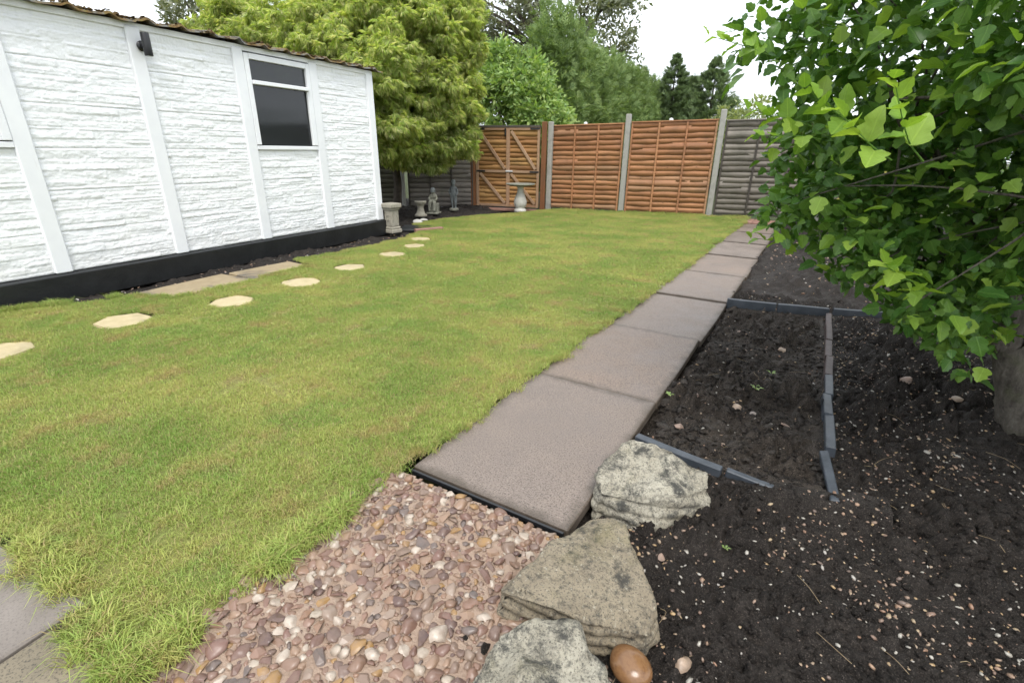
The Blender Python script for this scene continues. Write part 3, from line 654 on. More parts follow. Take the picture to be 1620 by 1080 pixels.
# ------------------------------------------------------------------ fences
def wavy_slat(name, L, h, mat, seed):
    n = 22; r = np.random.default_rng(seed); ph = r.uniform(0, 50); X = np.linspace(-L/2, L/2, n); V = []
    lo = .013*(fbm(X*3.6+ph, X*0, o=3, s=seed)-.5)*2
    yw = .006*(fbm(X*2.2+ph, X*0+9, o=2, s=seed)-.5)*2
    for (yy, zz, wv) in ((-.018, 0, 1), (-.013, h, 0), (-.005, h, 0), (-.010, 0, 1)):
        V.append(np.stack([X, np.full(n, yy)+yw, zz+lo*wv], 1))
    V = np.concatenate(V); I = np.arange(4*n).reshape(4, n); Fc = []
    for a, b in ((0, 1), (1, 2), (2, 3), (3, 0)): Fc.append(np.stack([I[a, :-1], I[a, 1:], I[b, 1:], I[b, :-1]], -1))
    return np_mesh(name, V, np.concatenate(Fc), mat)
def fence_panel(p0, p1, H, mat, bmat, label, group, nb=4, slat_h=.108, top_piece=True, name='lap_fence'):
    p0, p1 = Vector(p0), Vector(p1); d = p1-p0; L = math.hypot(d.x, d.y); ang = math.atan2(d.y, d.x)
    root = tag(empty(name, (p0+p1)/2, ang), label, 'fence', group)
    mes = [wavy_slat('slat', L-.02, slat_h+.022, MAT[mat], 7*k+int(abs(p0.x)*100)) for k in range(6)]
    slat_h = (H-.03)/round(H/slat_h); n = round(H/slat_h); tilt = d.z/L
    for k in range(n):
        o = link('slat', mes[k % 6], root, (0, rng.uniform(-.003, .003), .02+k*slat_h), (rng.uniform(-.02, .012), -tilt, (PI if (k//6) % 2 and False else 0)))
    for k in range(nb):
        x_ = -L/2+.03+(L-.06)*k/(nb-1)
        link('batten', box_mesh('batten', (.038, .022, H-.03), MAT[bmat], .003), root, (x_, -.034, (H-.03)/2+.01+tilt*x_))
    if top_piece: link('capping', box_mesh('capping', (L, .06, .022), MAT[mat], .003), root, (0, -.012, H), (0, -tilt, 0))
    return root
def fz(x_): return .018*(x_+3.2)
FY = 11.22
fp1 = fence_panel((-4.62, FY, fz(-4.62)), (-2.95, FY-.02, fz(-2.95)), 1.80, 'wood_new', 'wood_new', 'orange brown lap fence panel next to the wooden gate', 'orange fence panels at the back')
fp2 = fence_panel((-2.82, FY, fz(-2.82)), (-1.10, FY+.03, fz(-1.1)), 1.82, 'wood_new', 'wood_new', 'orange brown lap fence panel between the two concrete posts', 'orange fence panels at the back')
fence_panel((-.97, FY+.03, fz(-.97)), (.86, FY+.08, fz(.86)), 1.80, 'wood_grey', 'batten_dark', 'weathered grey lap fence panel at the end of the slab path', 'grey fence panels')
fence_panel((.99, FY+.08, fz(.9)), (2.75, FY+.1, fz(1.5)), 1.80, 'wood_grey', 'batten_dark', 'grey lap fence panel half hidden behind the big shrub', 'grey fence panels')
fence_panel((-7.62, 9.72, -.06), (-6.40, 10.70, -.06), 1.74, 'wood_grey', 'batten_dark', 'dark weathered fence panel between the gate and leaning concrete post', 'grey fence panels')
fence_panel((-9.2, 8.55, -.06), (-7.78, 9.6, -.06), 1.74, 'wood_mossy', 'batten_dark', 'mossy green fence panel behind the garage corner', 'grey fence panels')
for k in range(3):
    fence_panel((3.55, 10.9-1.95*k, .05), (3.5, 9.05-1.95*k, .05), 1.8, 'wood_new' if k == 1 else 'wood_grey', 'batten_dark', ['fence panel on the right boundary, farthest of three behind the shrub', 'brown fence panel on the right boundary, middle of three behind the shrub', 'fence panel on the right boundary, nearest of three behind the shrub'][k], 'right boundary fence panels', top_piece=False)
def conc_post(x_, y_, z_, h, lb, tilt=0):
    tag(link('fence_post', box_mesh('fence_post', (.105, .10, h), MAT['conc_post'], .012, (0, 0, h/2)), None, (x_, y_, z_-.1), (0, tilt, 0)), lb, 'fence post', 'concrete fence posts')
conc_post(-2.885, FY-.03, fz(-2.9), 2.08, 'pale concrete fence post between the two orange panels')
conc_post(-1.035, FY, fz(-1.03), 2.10, 'pale concrete fence post between orange and grey panels')
conc_post(.925, FY+.05, fz(.9), 2.0, 'concrete fence post behind the big shrub')
conc_post(-7.70, 9.62, -.06, 1.95, 'concrete fence post under the feathery tree, left of the statues')
V, Fc = lathe([(0, 0), (.030, 0), (.034, .012), (.026, .034), (.012, .045), (0, .047)], 14)
for x_, fp_, z_ in ((-3.83, fp1, 1.811), (-2.02, fp2, 1.831)):  # small white lumps of unknown kind on the panel tops
    link('top_piece', np_mesh('top_piece', V, Fc, MAT['white_smooth'], True), fp_, (x_-fp_.location.x, -.012, z_), (0, 0, 0), (1.3, 1, 1))
# timber gate
GA, GB = Vector((-6.33, 10.72, -.075)), Vector((-4.80, 10.98, -.01)); gd = GB-GA; GL = math.hypot(gd.x, gd.y); gang = math.atan2(gd.y, gd.x); GH = 1.80
gate = tag(empty('timber_gate', (GA+GB)/2, gang), 'closed wooden double gate with diagonal braces and bolt', 'gate')
nb_ = 19; bh = (GH-.06)/nb_
bd = [wavy_slat('board', GL/2-.01, bh+.015, MAT['wood_gate'], 400+k) for k in range(4)]
for s_ in (-1, 1):
    for k in range(nb_): link('board', bd[(k+s_) % 4], gate, (s_*GL/4, .03, .04+k*bh), (rng.uniform(-.03, .02), 0, 0))
def gbar(name, a, b, wd, th, mat='wood_frame', y=0.0):
    a = Vector((a[0], 0, a[1])); b = Vector((b[0], 0, b[1])); d = b-a; ang = math.atan2(d.x, d.z)
    link(name, box_mesh(name, (wd, th, d.length), MAT[mat], .003), gate, ((a.x+b.x)/2, y, (a.z+b.z)/2), (0, ang, 0))
hl = GL/2
gbar('stile', (-hl+.035, .03), (-hl+.035, GH-.02), .06, .04); gbar('stile', (hl-.035, .03), (hl-.035, GH-.02), .06, .04)
gbar('stile', (.018, .03), (.018, GH-.03), .085, .042)
for s_ in (-1, 1):
    x0_, x1_ = (-hl+.067, -.027) if s_ < 0 else (.063, hl-.067)
    for z_ in (.06, .83, GH-.05): gbar('rail', (x0_, z_), (x1_, z_), .055, .036)
    gbar('brace', (x0_+.03, GH-.10), (x1_-.03, .885), .062, .03, y=-.004); gbar('brace', (x0_+.03, .78), (x1_-.03, .11), .062, .03, y=-.004)
gbar('top_capping', (-hl, GH+.0), (hl, GH+.0), .045, .10, 'batten_dark', .02)
link('bolt', box_mesh('bolt', (.17, .02, .035), MAT['lens'], .004), gate, (.05, -.032, .84))
link('latch', box_mesh('latch', (.035, .025, .16), MAT['black_metal'], .004), gate, (-.045, -.03, GH-.12))
for s_ in (-1, 1):
    for z_ in (.83, GH-.05):
        link('hinge', box_mesh('hinge', (.22, .008, .035), MAT['black_metal'], .002), gate, (s_*(hl-.12), -.024, z_))
for (px_, py_, lb, hh) in ((-6.40, 10.70, 'brown timber gate post left of the gate', 1.84), (-4.71, 11.0, 'brown timber gate post right of the gate', 1.96)):
    tag(link('gate_post', box_mesh('gate_post', (.11, .10, hh), MAT['wood_post'], .006, (0, 0, hh/2)), None, (px_, py_, fz(px_)-.08), (0, 0, gang)), lb, 'gate post', 'timber gate posts')
conc_post(-4.60, 11.1, fz(-4.6), 1.98, 'concrete fence post right beside the brown gate post')
tag(link('gate_threshold', box_mesh('gate_threshold', (1.5, .22, .05), MAT['brick'], .008), None, (-5.5, 10.62, -.055), (0, 0, gang)), 'low red brick strip on the ground in front of the gate', 'brick strip')

# ------------------------------------------------------------------ garden ornaments
ped = tag(empty('stone_pedestal', (-5.41, 6.44, -.03), -.12), 'square cast stone pedestal with a crest at the garage corner', 'pedestal'); ped.scale = (.76, .76, 1)
bm = bmesh.new(); box(bm, (0, 0, .03), (.29, .29, .06), .010); box(bm, (0, 0, .08), (.255, .255, .04), .012)
link('base', bm_mesh('base', bm, MAT['stone_orn']), ped)
link('shaft', box_mesh('shaft', (.215, .215, .26), MAT['stone_orn'], .01, (0, 0, .23)), ped)
bm = bmesh.new(); box(bm, (0, 0, .377), (.26, .26, .035), .012); box(bm, (0, 0, .43), (.32, .32, .07), .012)
link('capital', bm_mesh('capital', bm, MAT['stone_orn']), ped)
bm = bmesh.new()
for a0 in range(9):
    a1 = PI*.25+a0*PI*1.5/9; a2 = PI*.25+(a0+1)*PI*1.5/9
    bar(bm, (.04*math.cos(a1), -.113, .24+.045*math.sin(a1)), (.04*math.cos(a2), -.113, .24+.045*math.sin(a2)), .012, .014, .002, (0, 1, 0))
bar(bm, (0, -.113, .205), (0, -.113, .275), .014, .014, .002, (0, 1, 0))
link('crest', bm_mesh('crest', bm, MAT['stone_orn']), ped)
bb = tag(empty('bird_bath', (-4.90, 10.20, -.035)), 'pale stone bird bath with a bulbous baluster stem before the gate', 'bird bath'); bb.scale = (1, 1, 1.12)
V, Fc = lathe([(0, 0), (.135, 0), (.135, .05), (.115, .06), (.10, .085), (.125, .11), (.145, .17), (.14, .23), (.105, .31), (.075, .38), (.062, .44), (.075, .475), (.09, .49), (0, .49)])
link('stem', np_mesh('stem', V, Fc, MAT['stone_pale'], True), bb)
V, Fc = lathe([(0, .488), (.09, .49), (.24, .505), (.315, .525), (.325, .535), (.315, .545), (.29, .54), (.19, .525), (0, .52)])
link('basin', np_mesh('basin', V, Fc, MAT['stone_moss'], True), bb)
V, Fc = lathe([(0, 0), (.125, 0), (.12, .035), (.09, .05), (.068, .11), (.06, .17), (.075, .225), (.105, .245), (.115, .262), (.11, .278), (0, .27)])
sb = tag(empty('sundial_pedestal', (-6.14, 8.2, 0)), 'short round stone pedestal between garden pedestal and seated statue', 'pedestal')
link('column', np_mesh('column', V, Fc, MAT['stone_orn'], True), sb)
V, Fc = lathe([(0, .271), (.118, .271), (.122, .282), (.118, .293), (0, .293)])
link('top_plate', np_mesh('top_plate', V, Fc, MAT['stone_orn'], True), sb)
def skin_body(name, verts, edges, rad, mat, parent, sub=2):
    me = bpy.data.meshes.new(name); me.from_pydata(verts, edges, []); me.materials.append(mat)
    o = link(name, me, parent); sk = o.modifiers.new('skin', 'SKIN'); sk.use_smooth_shade = True
    for i, r_ in enumerate(rad):
        v = me.skin_vertices[0].data[i]; v.radius = (r_, r_) if not isinstance(r_, tuple) else r_; v.use_root = i == 0
    ss = o.modifiers.new('sub', 'SUBSURF'); ss.levels = sub; ss.render_levels = sub
    return o
st = tag(empty('standing_statue', (-6.12, 9.38, .0), .35), 'dark grey standing garden statue of a child by the fence', 'statue')
skin_body('figure', [(0, 0, .33), (0, .005, .40), (0, .0, .47), (0, 0, .515), (0, -.01, .56), (0, -.012, .60), (.055, 0, .475), (.095, .0, .39), (.06, -.06, .32), (-.055, 0, .475), (-.10, .01, .39), (-.05, -.06, .335),
   (.038, 0, .30), (.042, -.015, .18), (.035, .0, .065), (.04, -.04, .055), (-.038, 0, .30), (-.036, -.005, .18), (-.03, .01, .065), (-.035, -.03, .055)],
  [(0, 1), (1, 2), (2, 3), (3, 4), (4, 5), (2, 6), (6, 7), (7, 8), (2, 9), (9, 10), (10, 11), (0, 12), (12, 13), (13, 14), (14, 15), (0, 16), (16, 17), (17, 18), (18, 19)],
  [.058, .052, .056, .026, .048, .034, .026, .021, .016, .026, .021, .016, .042, .030, .022, .018, .042, .030, .022, .018], MAT['stone_dark'], st)
V, Fc = lathe([(0, 0), (.10, 0), (.10, .045), (.085, .055), (0, .055)], 20); link('base', np_mesh('base', V, Fc, MAT['stone_moss']), st)
V, Fc = lathe([(0, .645), (.025, .64), (.046, .615), (.05, .585), (.047, .565)], 16); link('hair', np_mesh('hair', V, Fc, MAT['stone_dark'], True), st, (0, .008, .004))
se = tag(empty('seated_statue', (-6.16, 8.68, .0), .3), 'mossy grey statue of a seated figure on a block', 'statue')
bm = bmesh.new(); box(bm, (0, .02, .11), (.19, .15, .22), .02); box(bm, (0, -.02, .02), (.25, .26, .04), .012); link('block', bm_mesh('block', bm, MAT['stone_moss']), se)
skin_body('figure', [(0, .02, .25), (0, .02, .31), (0, .0, .37), (0, -.01, .405), (0, -.025, .445), (0, -.03, .475), (.055, 0, .365), (.085, -.04, .30), (.045, -.10, .27), (-.055, 0, .365), (-.085, -.04, .30), (-.045, -.10, .27),
   (.045, -.10, .245), (.05, -.12, .13), (.05, -.15, .06), (-.045, -.10, .245), (-.05, -.12, .13), (-.05, -.15, .06)],
  [(0, 1), (1, 2), (2, 3), (3, 4), (4, 5), (2, 6), (6, 7), (7, 8), (2, 9), (9, 10), (10, 11), (0, 12), (12, 13), (13, 14), (0, 15), (15, 16), (16, 17)],
  [.062, .056, .056, .028, .046, .034, .028, .023, .018, .028, .023, .018, .042, .030, .022, .042, .030, .022], MAT['stone_moss'], se)
V, Fc = lathe([(0, .525), (.03, .52), (.05, .49), (.052, .455), (.047, .43)], 16); link('bonnet', np_mesh('bonnet', V, Fc, MAT['stone_dark'], True), se, (0, -.015, 0))

# ------------------------------------------------------------------ slate edging round the vegetable bed
def edging(a, b, top, h, th, mat, lb, tilt=0.0, topb=None):
    a = Vector(a); b = Vector(b); topb = top if topb is None else topb
    d = Vector((b.x-a.x, b.y-a.y, topb-top)); L = d.length; m = ((a.x+b.x)/2, (a.y+b.y)/2, (top+topb)/2-h/2)
    bm = bmesh.new(); box(bm, (0, 0, 0), (L-.012, th, h), .004); bmesh.ops.subdivide_edges(bm, edges=bm.edges[:], cuts=2, use_grid_fill=True)
    ph = rng.uniform(0, 9)
    for v in bm.verts: v.co.y += .002*math.sin(v.co.x*9+ph); v.co.z += .0015*math.sin(v.co.x*13+ph*2)
    tag(link('edging_slate', bm_mesh('edging_slate', bm, MAT[mat]), None, m, (tilt, -math.asin((topb-top)/L), math.atan2(d.y, d.x))), lb, 'edging', 'slate edging pieces')
edging((-.17, 4.665), (.235, 4.685), .040, .10, .035, 'slate', 'dark slate edging across the bed touching the path, far row')
edging((.235, 4.69), (.635, 4.76), .040, .10, .035, 'slate', 'dark slate edging in the far row next to the bed corner')
edging((.66, 4.79), (1.05, 4.88), .036, .09, .035, 'slate', 'dark slate edging in the far row under the shrub leaves')
edging((1.05, 4.89), (1.45, 4.95), .036, .09, .035, 'slate', 'dark slate edging in the far row deepest under the shrub')
for i, (y0_, y1_, m_, x0_, x1_, tl, lb) in enumerate([(4.72, 4.42, 'slate_brown', .635, .61, .10, 'brown edging piece at the far right corner of the framed bed'), (4.42, 3.98, 'slate_brown', .60, .572, -.10, 'brown edging piece second from the far corner, leaning'),
      (3.98, 3.62, 'slate_brown', .572, .545, .05, 'short brown edging piece third from the far corner'), (3.62, 3.28, 'slate_brown', .548, .515, -.06, 'brown edging piece just beyond the blue grey pieces'),
      (3.30, 2.98, 'slate', .525, .497, .08, 'farthest blue grey edging piece, just after the brown ones'), (2.98, 2.71, 'slate', .485, .468, -.05, 'shortest blue grey edging piece in the side row'),
      (2.73, 2.36, 'slate', .482, .455, .07, 'blue grey edging piece at the near end of the side row')]):
    edging((x0_, y0_), (x1_, y1_), .008+.004*(i % 2), .09, .042, m_, lb, tl)
edging((.425, 2.30), (.452, 1.965), .028, .09, .036, 'slate', 'blue grey edging slate leaning askew at the near corner of the bed', .25, -.005)
edging((-.365, 2.055), (.03, 1.975), .012, .085, .040, 'slate', 'long flat slate edging in the near row behind the pale rock', .0, .0)
edging((.035, 1.985), (.44, 1.955), .0, .08, .032, 'slate', 'slate edging sinking into the soil at the near row end', .0, -.035)

# ------------------------------------------------------------------ rocks
def rock(name, pts, mat, seed, lb, strata=0.0, cuts=4, amp=.022):
    bm = bmesh.new()
    for p in pts: bm.verts.new(p)
    r_ = bmesh.ops.convex_hull(bm, input=bm.verts[:])
    bmesh.ops.delete(bm, geom=[g for g in r_['geom_interior'] if isinstance(g, bmesh.types.BMVert)], context='VERTS')
    bmesh.ops.triangulate(bm, faces=bm.faces[:])
    for k in range(cuts):
        long = [e for e in bm.edges if e.calc_length() > .013]
        if not long: break
        bmesh.ops.subdivide_edges(bm, edges=long, cuts=1, use_grid_fill=True); bmesh.ops.triangulate(bm, faces=bm.faces[:])
        bmesh.ops.smooth_vert(bm, verts=bm.verts[:], factor=.03, use_axis_x=True, use_axis_y=True, use_axis_z=True)
    bm.normal_update(); co = np.array([v.co[:] for v in bm.verts]); no = np.array([v.normal[:] for v in bm.verts])
    d = amp*2.4*(np.abs(fbm(co[:, 0]*7+seed, co[:, 1]*7, co[:, 2]*7, o=2, s=seed+9)-.5)*2-.35)+amp*1.2*(fbm(co[:, 0]*11, co[:, 1]*11, co[:, 2]*11, o=5, s=seed)-.5)+amp*.7*(np.abs(fbm(co[:, 0]*26, co[:, 1]*26, co[:, 2]*26, o=3, s=seed+3)-.5)*2-.3)
    if strata:
        lv = (co[:, 2]+.12*co[:, 0]+.03*fbm(co[:, 0]*8, co[:, 1]*8, o=2, s=2))/.045; fr = lv-np.floor(lv)
        d -= strata*np.exp(-((fr-.5)/.16)**2)*(1-np.clip(no[:, 2]*1.3, 0, 1))
    co = co+no*d[:, None]
    for v, c in zip(bm.verts, co): v.co = c
    c0 = np.array(pts).mean(0); c0[2] = -.05; bmesh.ops.translate(bm, vec=-Vector(c0), verts=bm.verts[:])
    me = bm_mesh(name, bm, MAT[mat], True)
    return tag(link(name, me, None, tuple(c0)), lb, 'rock', 'rockery stones')
rock('rock', [(-.40, 1.69, .10), (-.33, 1.79, .155), (-.17, 1.80, .15), (-.02, 1.75, .11), (.0, 1.70, .08), (-.10, 1.60, .08), (-.22, 1.53, .05), (-.37, 1.50, .06), (-.41, 1.58, .11),
      (-.40, 1.50, -.09), (-.38, 1.8, -.09), (0, 1.82, -.09), (.0, 1.66, -.06), (-.2, 1.49, -.09)], 'rock_pale', 3, 'pale grey lichened rock against the path edge, farthest of three', .012, 6, .020)
rock('rock', [(-.345, 1.335, .085), (-.235, 1.345, .10), (-.17, 1.22, .10), (-.07, 1.09, .06), (-.08, 1.02, .03), (-.24, .93, .085), (-.30, .915, .115), (-.475, .905, .105), (-.51, .95, .06), (-.425, 1.15, .105),
      (-.36, 1.32, -.08), (-.22, 1.34, -.08), (-.05, 1.10, -.08), (-.09, 1.0, -.08), (-.50, .92, -.08), (-.26, .94, -.08)], 'rock_flat', 8, 'large flat triangular brown rock between two paler rocks', .034, 6, .010)
rock('rock', [(-.42, .80, .09), (-.35, .87, .12), (-.24, .88, .14), (-.14, .84, .11), (-.07, .74, .08), (-.10, .55, .08), (-.38, .52, .10), (-.44, .66, .08),
      (-.44, .85, -.08), (-.10, .87, -.08), (-.04, .7, -.08), (-.1, .5, -.08), (-.44, .5, -.08)], 'rock_pale', 15, 'pale yellowish lichened rock at the bottom edge of the picture', .012, 6, .020)
bm = bmesh.new(); bmesh.ops.create_icosphere(bm, subdivisions=4, radius=1)
for v in bm.verts: v.co *= 1+.10*(math.sin(v.co.x*2+1)+.6*math.sin(v.co.y*3+v.co.z))*.5
tag(link('cobble', bm_mesh('cobble', bm, MAT['cobble'], True), None, (-.112, .945, -.006), (0, 0, -.5), (.060, .049, .032)), 'smooth wet orange brown cobble wedged beside the flat rock', 'cobble')
STN = [(-.04, 1.575, .022, 'round buff pebble under the overhang of the farthest rock'), (.01, 1.05, .02, 'reddish brown pebble on the soil right of the flat rock'), (-.12, 1.42, .016, 'pink pebble between the two upper rocks'), (.05, 2.62, .022, 'buff pebble near the middle of the framed bed'),
       (.29, 2.62, .024, 'brown flat stone in the framed bed near its side edging'), (.13, 2.66, .019, 'cream round pebble in the middle of the framed bed'), (-.17, 2.68, .022, 'pale pebble in the framed bed close to the path'), (.28, 3.78, .028, 'pinkish stone at the far end of the framed bed'),
       (-.02, 3.95, .024, 'flat brown stone at the far path corner of the framed bed'), (-.2, 2.35, .02, 'buff stone near the long near slate edging'), (.02, 2.3, .017, 'brown pebble just inside the near slate edging'), (.92, 3.35, .03, 'reddish stone on the dark soil left of the trunk'), (1.12, 3.25, .024, 'small reddish stone close to the shrub trunk')]
for i, (x_, y_, r_, lb) in enumerate(STN):
    tag(link('loose_stone', dome_mes[i % 10].copy(), None, (x_, y_, float(bed_z(np.array([x_]), np.array([y_]))[0])+.004), (rng.uniform(-.2, .2), rng.uniform(-.2, .2), rng.uniform(0, 3)), (r_*1.25, r_*.9, r_*.75)), lb, 'stone', 'larger stones on the soil').data.materials[0] = MAT['stone']
for i, (x_, y_, r_, lb) in enumerate([(-5.75, 7.55, .08, 'pale pinkish stone on the soil behind the pedestal, lower one'), (-5.82, 7.8, .09, 'grey capped stone on the soil behind the pedestal, upper one')]):
    tag(link('loose_stone', dome_mes[3+i].copy(), None, (x_, y_, -.02), (0, 0, i), (r_*1.2, r_, r_*.6)), lb, 'stone', 'stones behind the pedestal').data.materials[0] = MAT['stone_pale']

# ------------------------------------------------------------------ grass
def blade_clump(seed, n, rad, lmin, lmax, wd):
    r = np.random.default_rng(seed); V = []; Fc = []
    for i in range(n):
        a = r.uniform(0, 2*PI); q = rad*math.sqrt(r.uniform(0, 1)); x_, y_ = q*math.cos(a), q*math.sin(a)
        h = r.uniform(lmin, lmax); az = r.uniform(0, 2*PI); ln = r.uniform(.5, 1.9); dx, dy = math.cos(az), math.sin(az); sx, sy = -dy*wd/2, dx*wd/2
        if r.uniform() < .5: sx, sy = dx*wd/2, dy*wd/2
        m = (x_+dx*h*.30*ln, y_+dy*h*.30*ln, h*.55); t = (x_+dx*h*.85*ln, y_+dy*h*.85*ln, h*max(.25, 1.0-.32*ln*ln)); o = len(V)
        V += [(x_-sx, y_-sy, -.004), (x_+sx, y_+sy, -.004), (m[0]-sx*.8, m[1]-sy*.8, m[2]), (m[0]+sx*.8, m[1]+sy*.8, m[2]), t]
        Fc += [(o, o+1, o+3), (o, o+3, o+2), (o+2, o+3, o+4)]
    return np_mesh('grass_tuft', V, Fc, MAT['grass'], True)
tufts = [bpy.data.objects.new('grass_tuft', blade_clump(900+i, 55, .055, .014, .034, .0026)) for i in range(4)]
tufts += [bpy.data.objects.new('grass_tuft', blade_clump(950+i, 55, .09, .016, .034, .0048)) for i in range(3)]
tufts += [bpy.data.objects.new('grass_tuft', blade_clump(980+i, 34, .035, .04, .08, .0032)) for i in range(3)]
GP = []; GS = []; GI = []
def add_grass(n, x0, x1, y0, y1, idx, smin, smax, cond=None, edge=0.0):
    x_ = rng.uniform(x0, x1, n); y_ = rng.uniform(y0, y1, n); k = lawn_in(x_, y_)
    for (sx_, sy_), sr, *_ in SS: k &= (x_-sx_)**2+(y_-sy_)**2 > (sr*.97)**2
    if cond is not None: k &= cond(x_, y_)
    x_, y_ = x_[k], y_[k]; GP.append(np.stack([x_, y_, lawn_z(x_, y_)], 1)); GS.append(rng.uniform(smin, smax, len(x_))); GI.append(rng.integers(*idx, len(x_)))
bare = lambda x_, y_: fbm(x_*3.1, y_*3.1, o=3, s=61)+rng.normal(0, .13, len(x_)) < .78
add_grass(24000, -5.4, -.8, -.3, 4.6, (0, 4), .5, .95, bare)
add_grass(26000, -5.8, -.2, 4.4, 11.2, (4, 7), .5, .9)
add_grass(2600, -5.4, -.9, 0, 4.5, (7, 10), .35, .7, lambda x_, y_: fbm(x_*2.0, y_*2.0, o=3, s=91) > .52)
def edge_grass(poly, n, spread, smin, smax, inset=0.0):
    P = np.array(poly); seg = np.diff(P, axis=0); L = np.hypot(seg[:, 0], seg[:, 1]); k = rng.choice(len(L), n, p=L/L.sum()); t = rng.random(n)
    nrm = np.stack([seg[k, 1], -seg[k, 0]], 1)/L[k, None]
    q = P[k]+seg[k]*t[:, None]+nrm*(rng.normal(inset, spread, n))[:, None]
    d = fbm(q[:, 0]*5, q[:, 1]*5, o=2, s=71) > .40; q = q[d]
    GP.append(np.stack([q[:, 0], q[:, 1], gz(q[:, 0], q[:, 1])+.002], 1)); GS.append(rng.uniform(smin, smax, len(q))); GI.append(rng.integers(7, 10, len(q)))
edge_grass([(-1.22, .26), (-1.21, .8), (-1.17, 1.37)], 360, .022, .55, 1.0)
edge_grass([(-1.16, 1.37), (-1.08, 2.38), (-.95, 3.6), (-.74, 5.7), (-.52, 8.3), (-.30, 10.4)], 900, .022, .4, .75)
edge_grass([(-2.62, .40), (-1.93, .42), (-1.5, .37), (-1.22, .32)], 420, .025, .5, .95)
edge_grass([(-4.98, 2.26), (-5.02, 1.97), (-5.26, 1.72), (-5.36, 1.3)], 200, .03, .5, .9)
edge_grass([(-4.52, 3.98), (-4.5, 2.4), (-4.98, 2.26)], 160, .02, .4, .8)
edge_grass([(-.3, 11.13), (-4.4, 11.09)], 260, .03, .5, .9)
for (sx_, sy_), sr, *_ in SS:
    a = rng.uniform(0, 2*PI, 26); GP.append(np.stack([sx_+sr*1.02*np.cos(a), sy_+sr*1.02*np.sin(a), gz(sx_+0*a, sy_+0*a)], 1)); GS.append(rng.uniform(.3, .55, 26)); GI.append(rng.integers(7, 10, 26))
GP = np.concatenate(GP); GS = np.concatenate(GS); GI = np.concatenate(GI)
gme = bpy.data.meshes.new('grass'); gme.vertices.add(len(GP)); gme.vertices.foreach_set('co', GP.astype(np.float32).ravel())
a_ = gme.attributes.new('scl', 'FLOAT', 'POINT'); a_.data.foreach_set('value', GS.astype(np.float32))
a_ = gme.attributes.new('idx', 'INT', 'POINT'); a_.data.foreach_set('value', GI.astype(np.int32))
a_ = gme.attributes.new('rz', 'FLOAT', 'POINT'); a_.data.foreach_set('value', rng.uniform(0, 6.28, len(GP)).astype(np.float32))
gme.materials.append(MAT['grass'])
grass = tag(link('grass', gme), 'short damp green and yellowish lawn grass', 'grass', kind='stuff')
ng = bpy.data.node_groups.new('grass_scatter', 'GeometryNodeTree')
ng.interface.new_socket('Geometry', in_out='INPUT', socket_type='NodeSocketGeometry'); ng.interface.new_socket('Geometry', in_out='OUTPUT', socket_type='NodeSocketGeometry')
gi_ = ng.nodes.new('NodeGroupInput'); go_ = ng.nodes.new('NodeGroupOutput'); iop = ng.nodes.new('GeometryNodeInstanceOnPoints')
g2i = ng.nodes.new('GeometryNodeGeometryToInstance')
for tf in reversed(tufts):
    oi = ng.nodes.new('GeometryNodeObjectInfo'); oi.inputs['Object'].default_value = tf; oi.inputs['As Instance'].default_value = False
    ng.links.new(oi.outputs['Geometry'], g2i.inputs[0])
def named(nm, ty):
    n_ = ng.nodes.new('GeometryNodeInputNamedAttribute'); n_.data_type = ty; n_.inputs['Name'].default_value = nm; return n_.outputs['Attribute']
cx_ = ng.nodes.new('ShaderNodeCombineXYZ'); ng.links.new(named('rz', 'FLOAT'), cx_.inputs['Z'])
e2r = ng.nodes.new('FunctionNodeEulerToRotation'); ng.links.new(cx_.outputs[0], e2r.inputs[0])
ng.links.new(gi_.outputs[0], iop.inputs['Points']); ng.links.new(g2i.outputs[0], iop.inputs['Instance']); iop.inputs['Pick Instance'].default_value = True
ng.links.new(named('idx', 'INT'), iop.inputs['Instance Index']); ng.links.new(named('scl', 'FLOAT'), iop.inputs['Scale']); ng.links.new(e2r.outputs[0], iop.inputs['Rotation'])
ng.links.new(iop.outputs[0], go_.inputs[0])
md = grass.modifiers.new('scatter', 'NODES'); md.node_group = ng
# little weeds in the bed
def weed(x_, y_, lb, r_, n=5):
    V = []; Fc = []
    for i in range(n):
        a = 2*PI*i/n+rng.uniform(-.4, .4); l = r_*rng.uniform(.7, 1.2); c, s_ = math.cos(a), math.sin(a); o = len(V); h = r_*.5; q = r_*.22
        V += [(0, 0, 0), (c*l*.5-s_*q, s_*l*.5+c*q, h), (c*l, s_*l, h*.9), (c*l*.5+s_*q, s_*l*.5-c*q, h)]; Fc.append((o, o+1, o+2, o+3))
    tag(link('weed', np_mesh('weed', V, Fc, MAT['laurel']), None, (x_, y_, float(bed_z(np.array([x_]), np.array([y_]))[0]))), lb, 'weed', 'small weeds in the soil')
weed(.13, 2.86, 'thin grass weed in the middle of the framed bed', .04); weed(.22, 3.35, 'small weed at the far half of the framed bed', .035); weed(-.30, 2.58, 'tiny green weed against the path slab', .03)
weed(.08, 1.56, 'tiny clover sprig on the soil right of the pale rock', .018); weed(.98, 1.52, 'sprig of grass on the dark soil near the right edge', .035); weed(.30, 1.02, 'single green seedling on the near soil', .02)

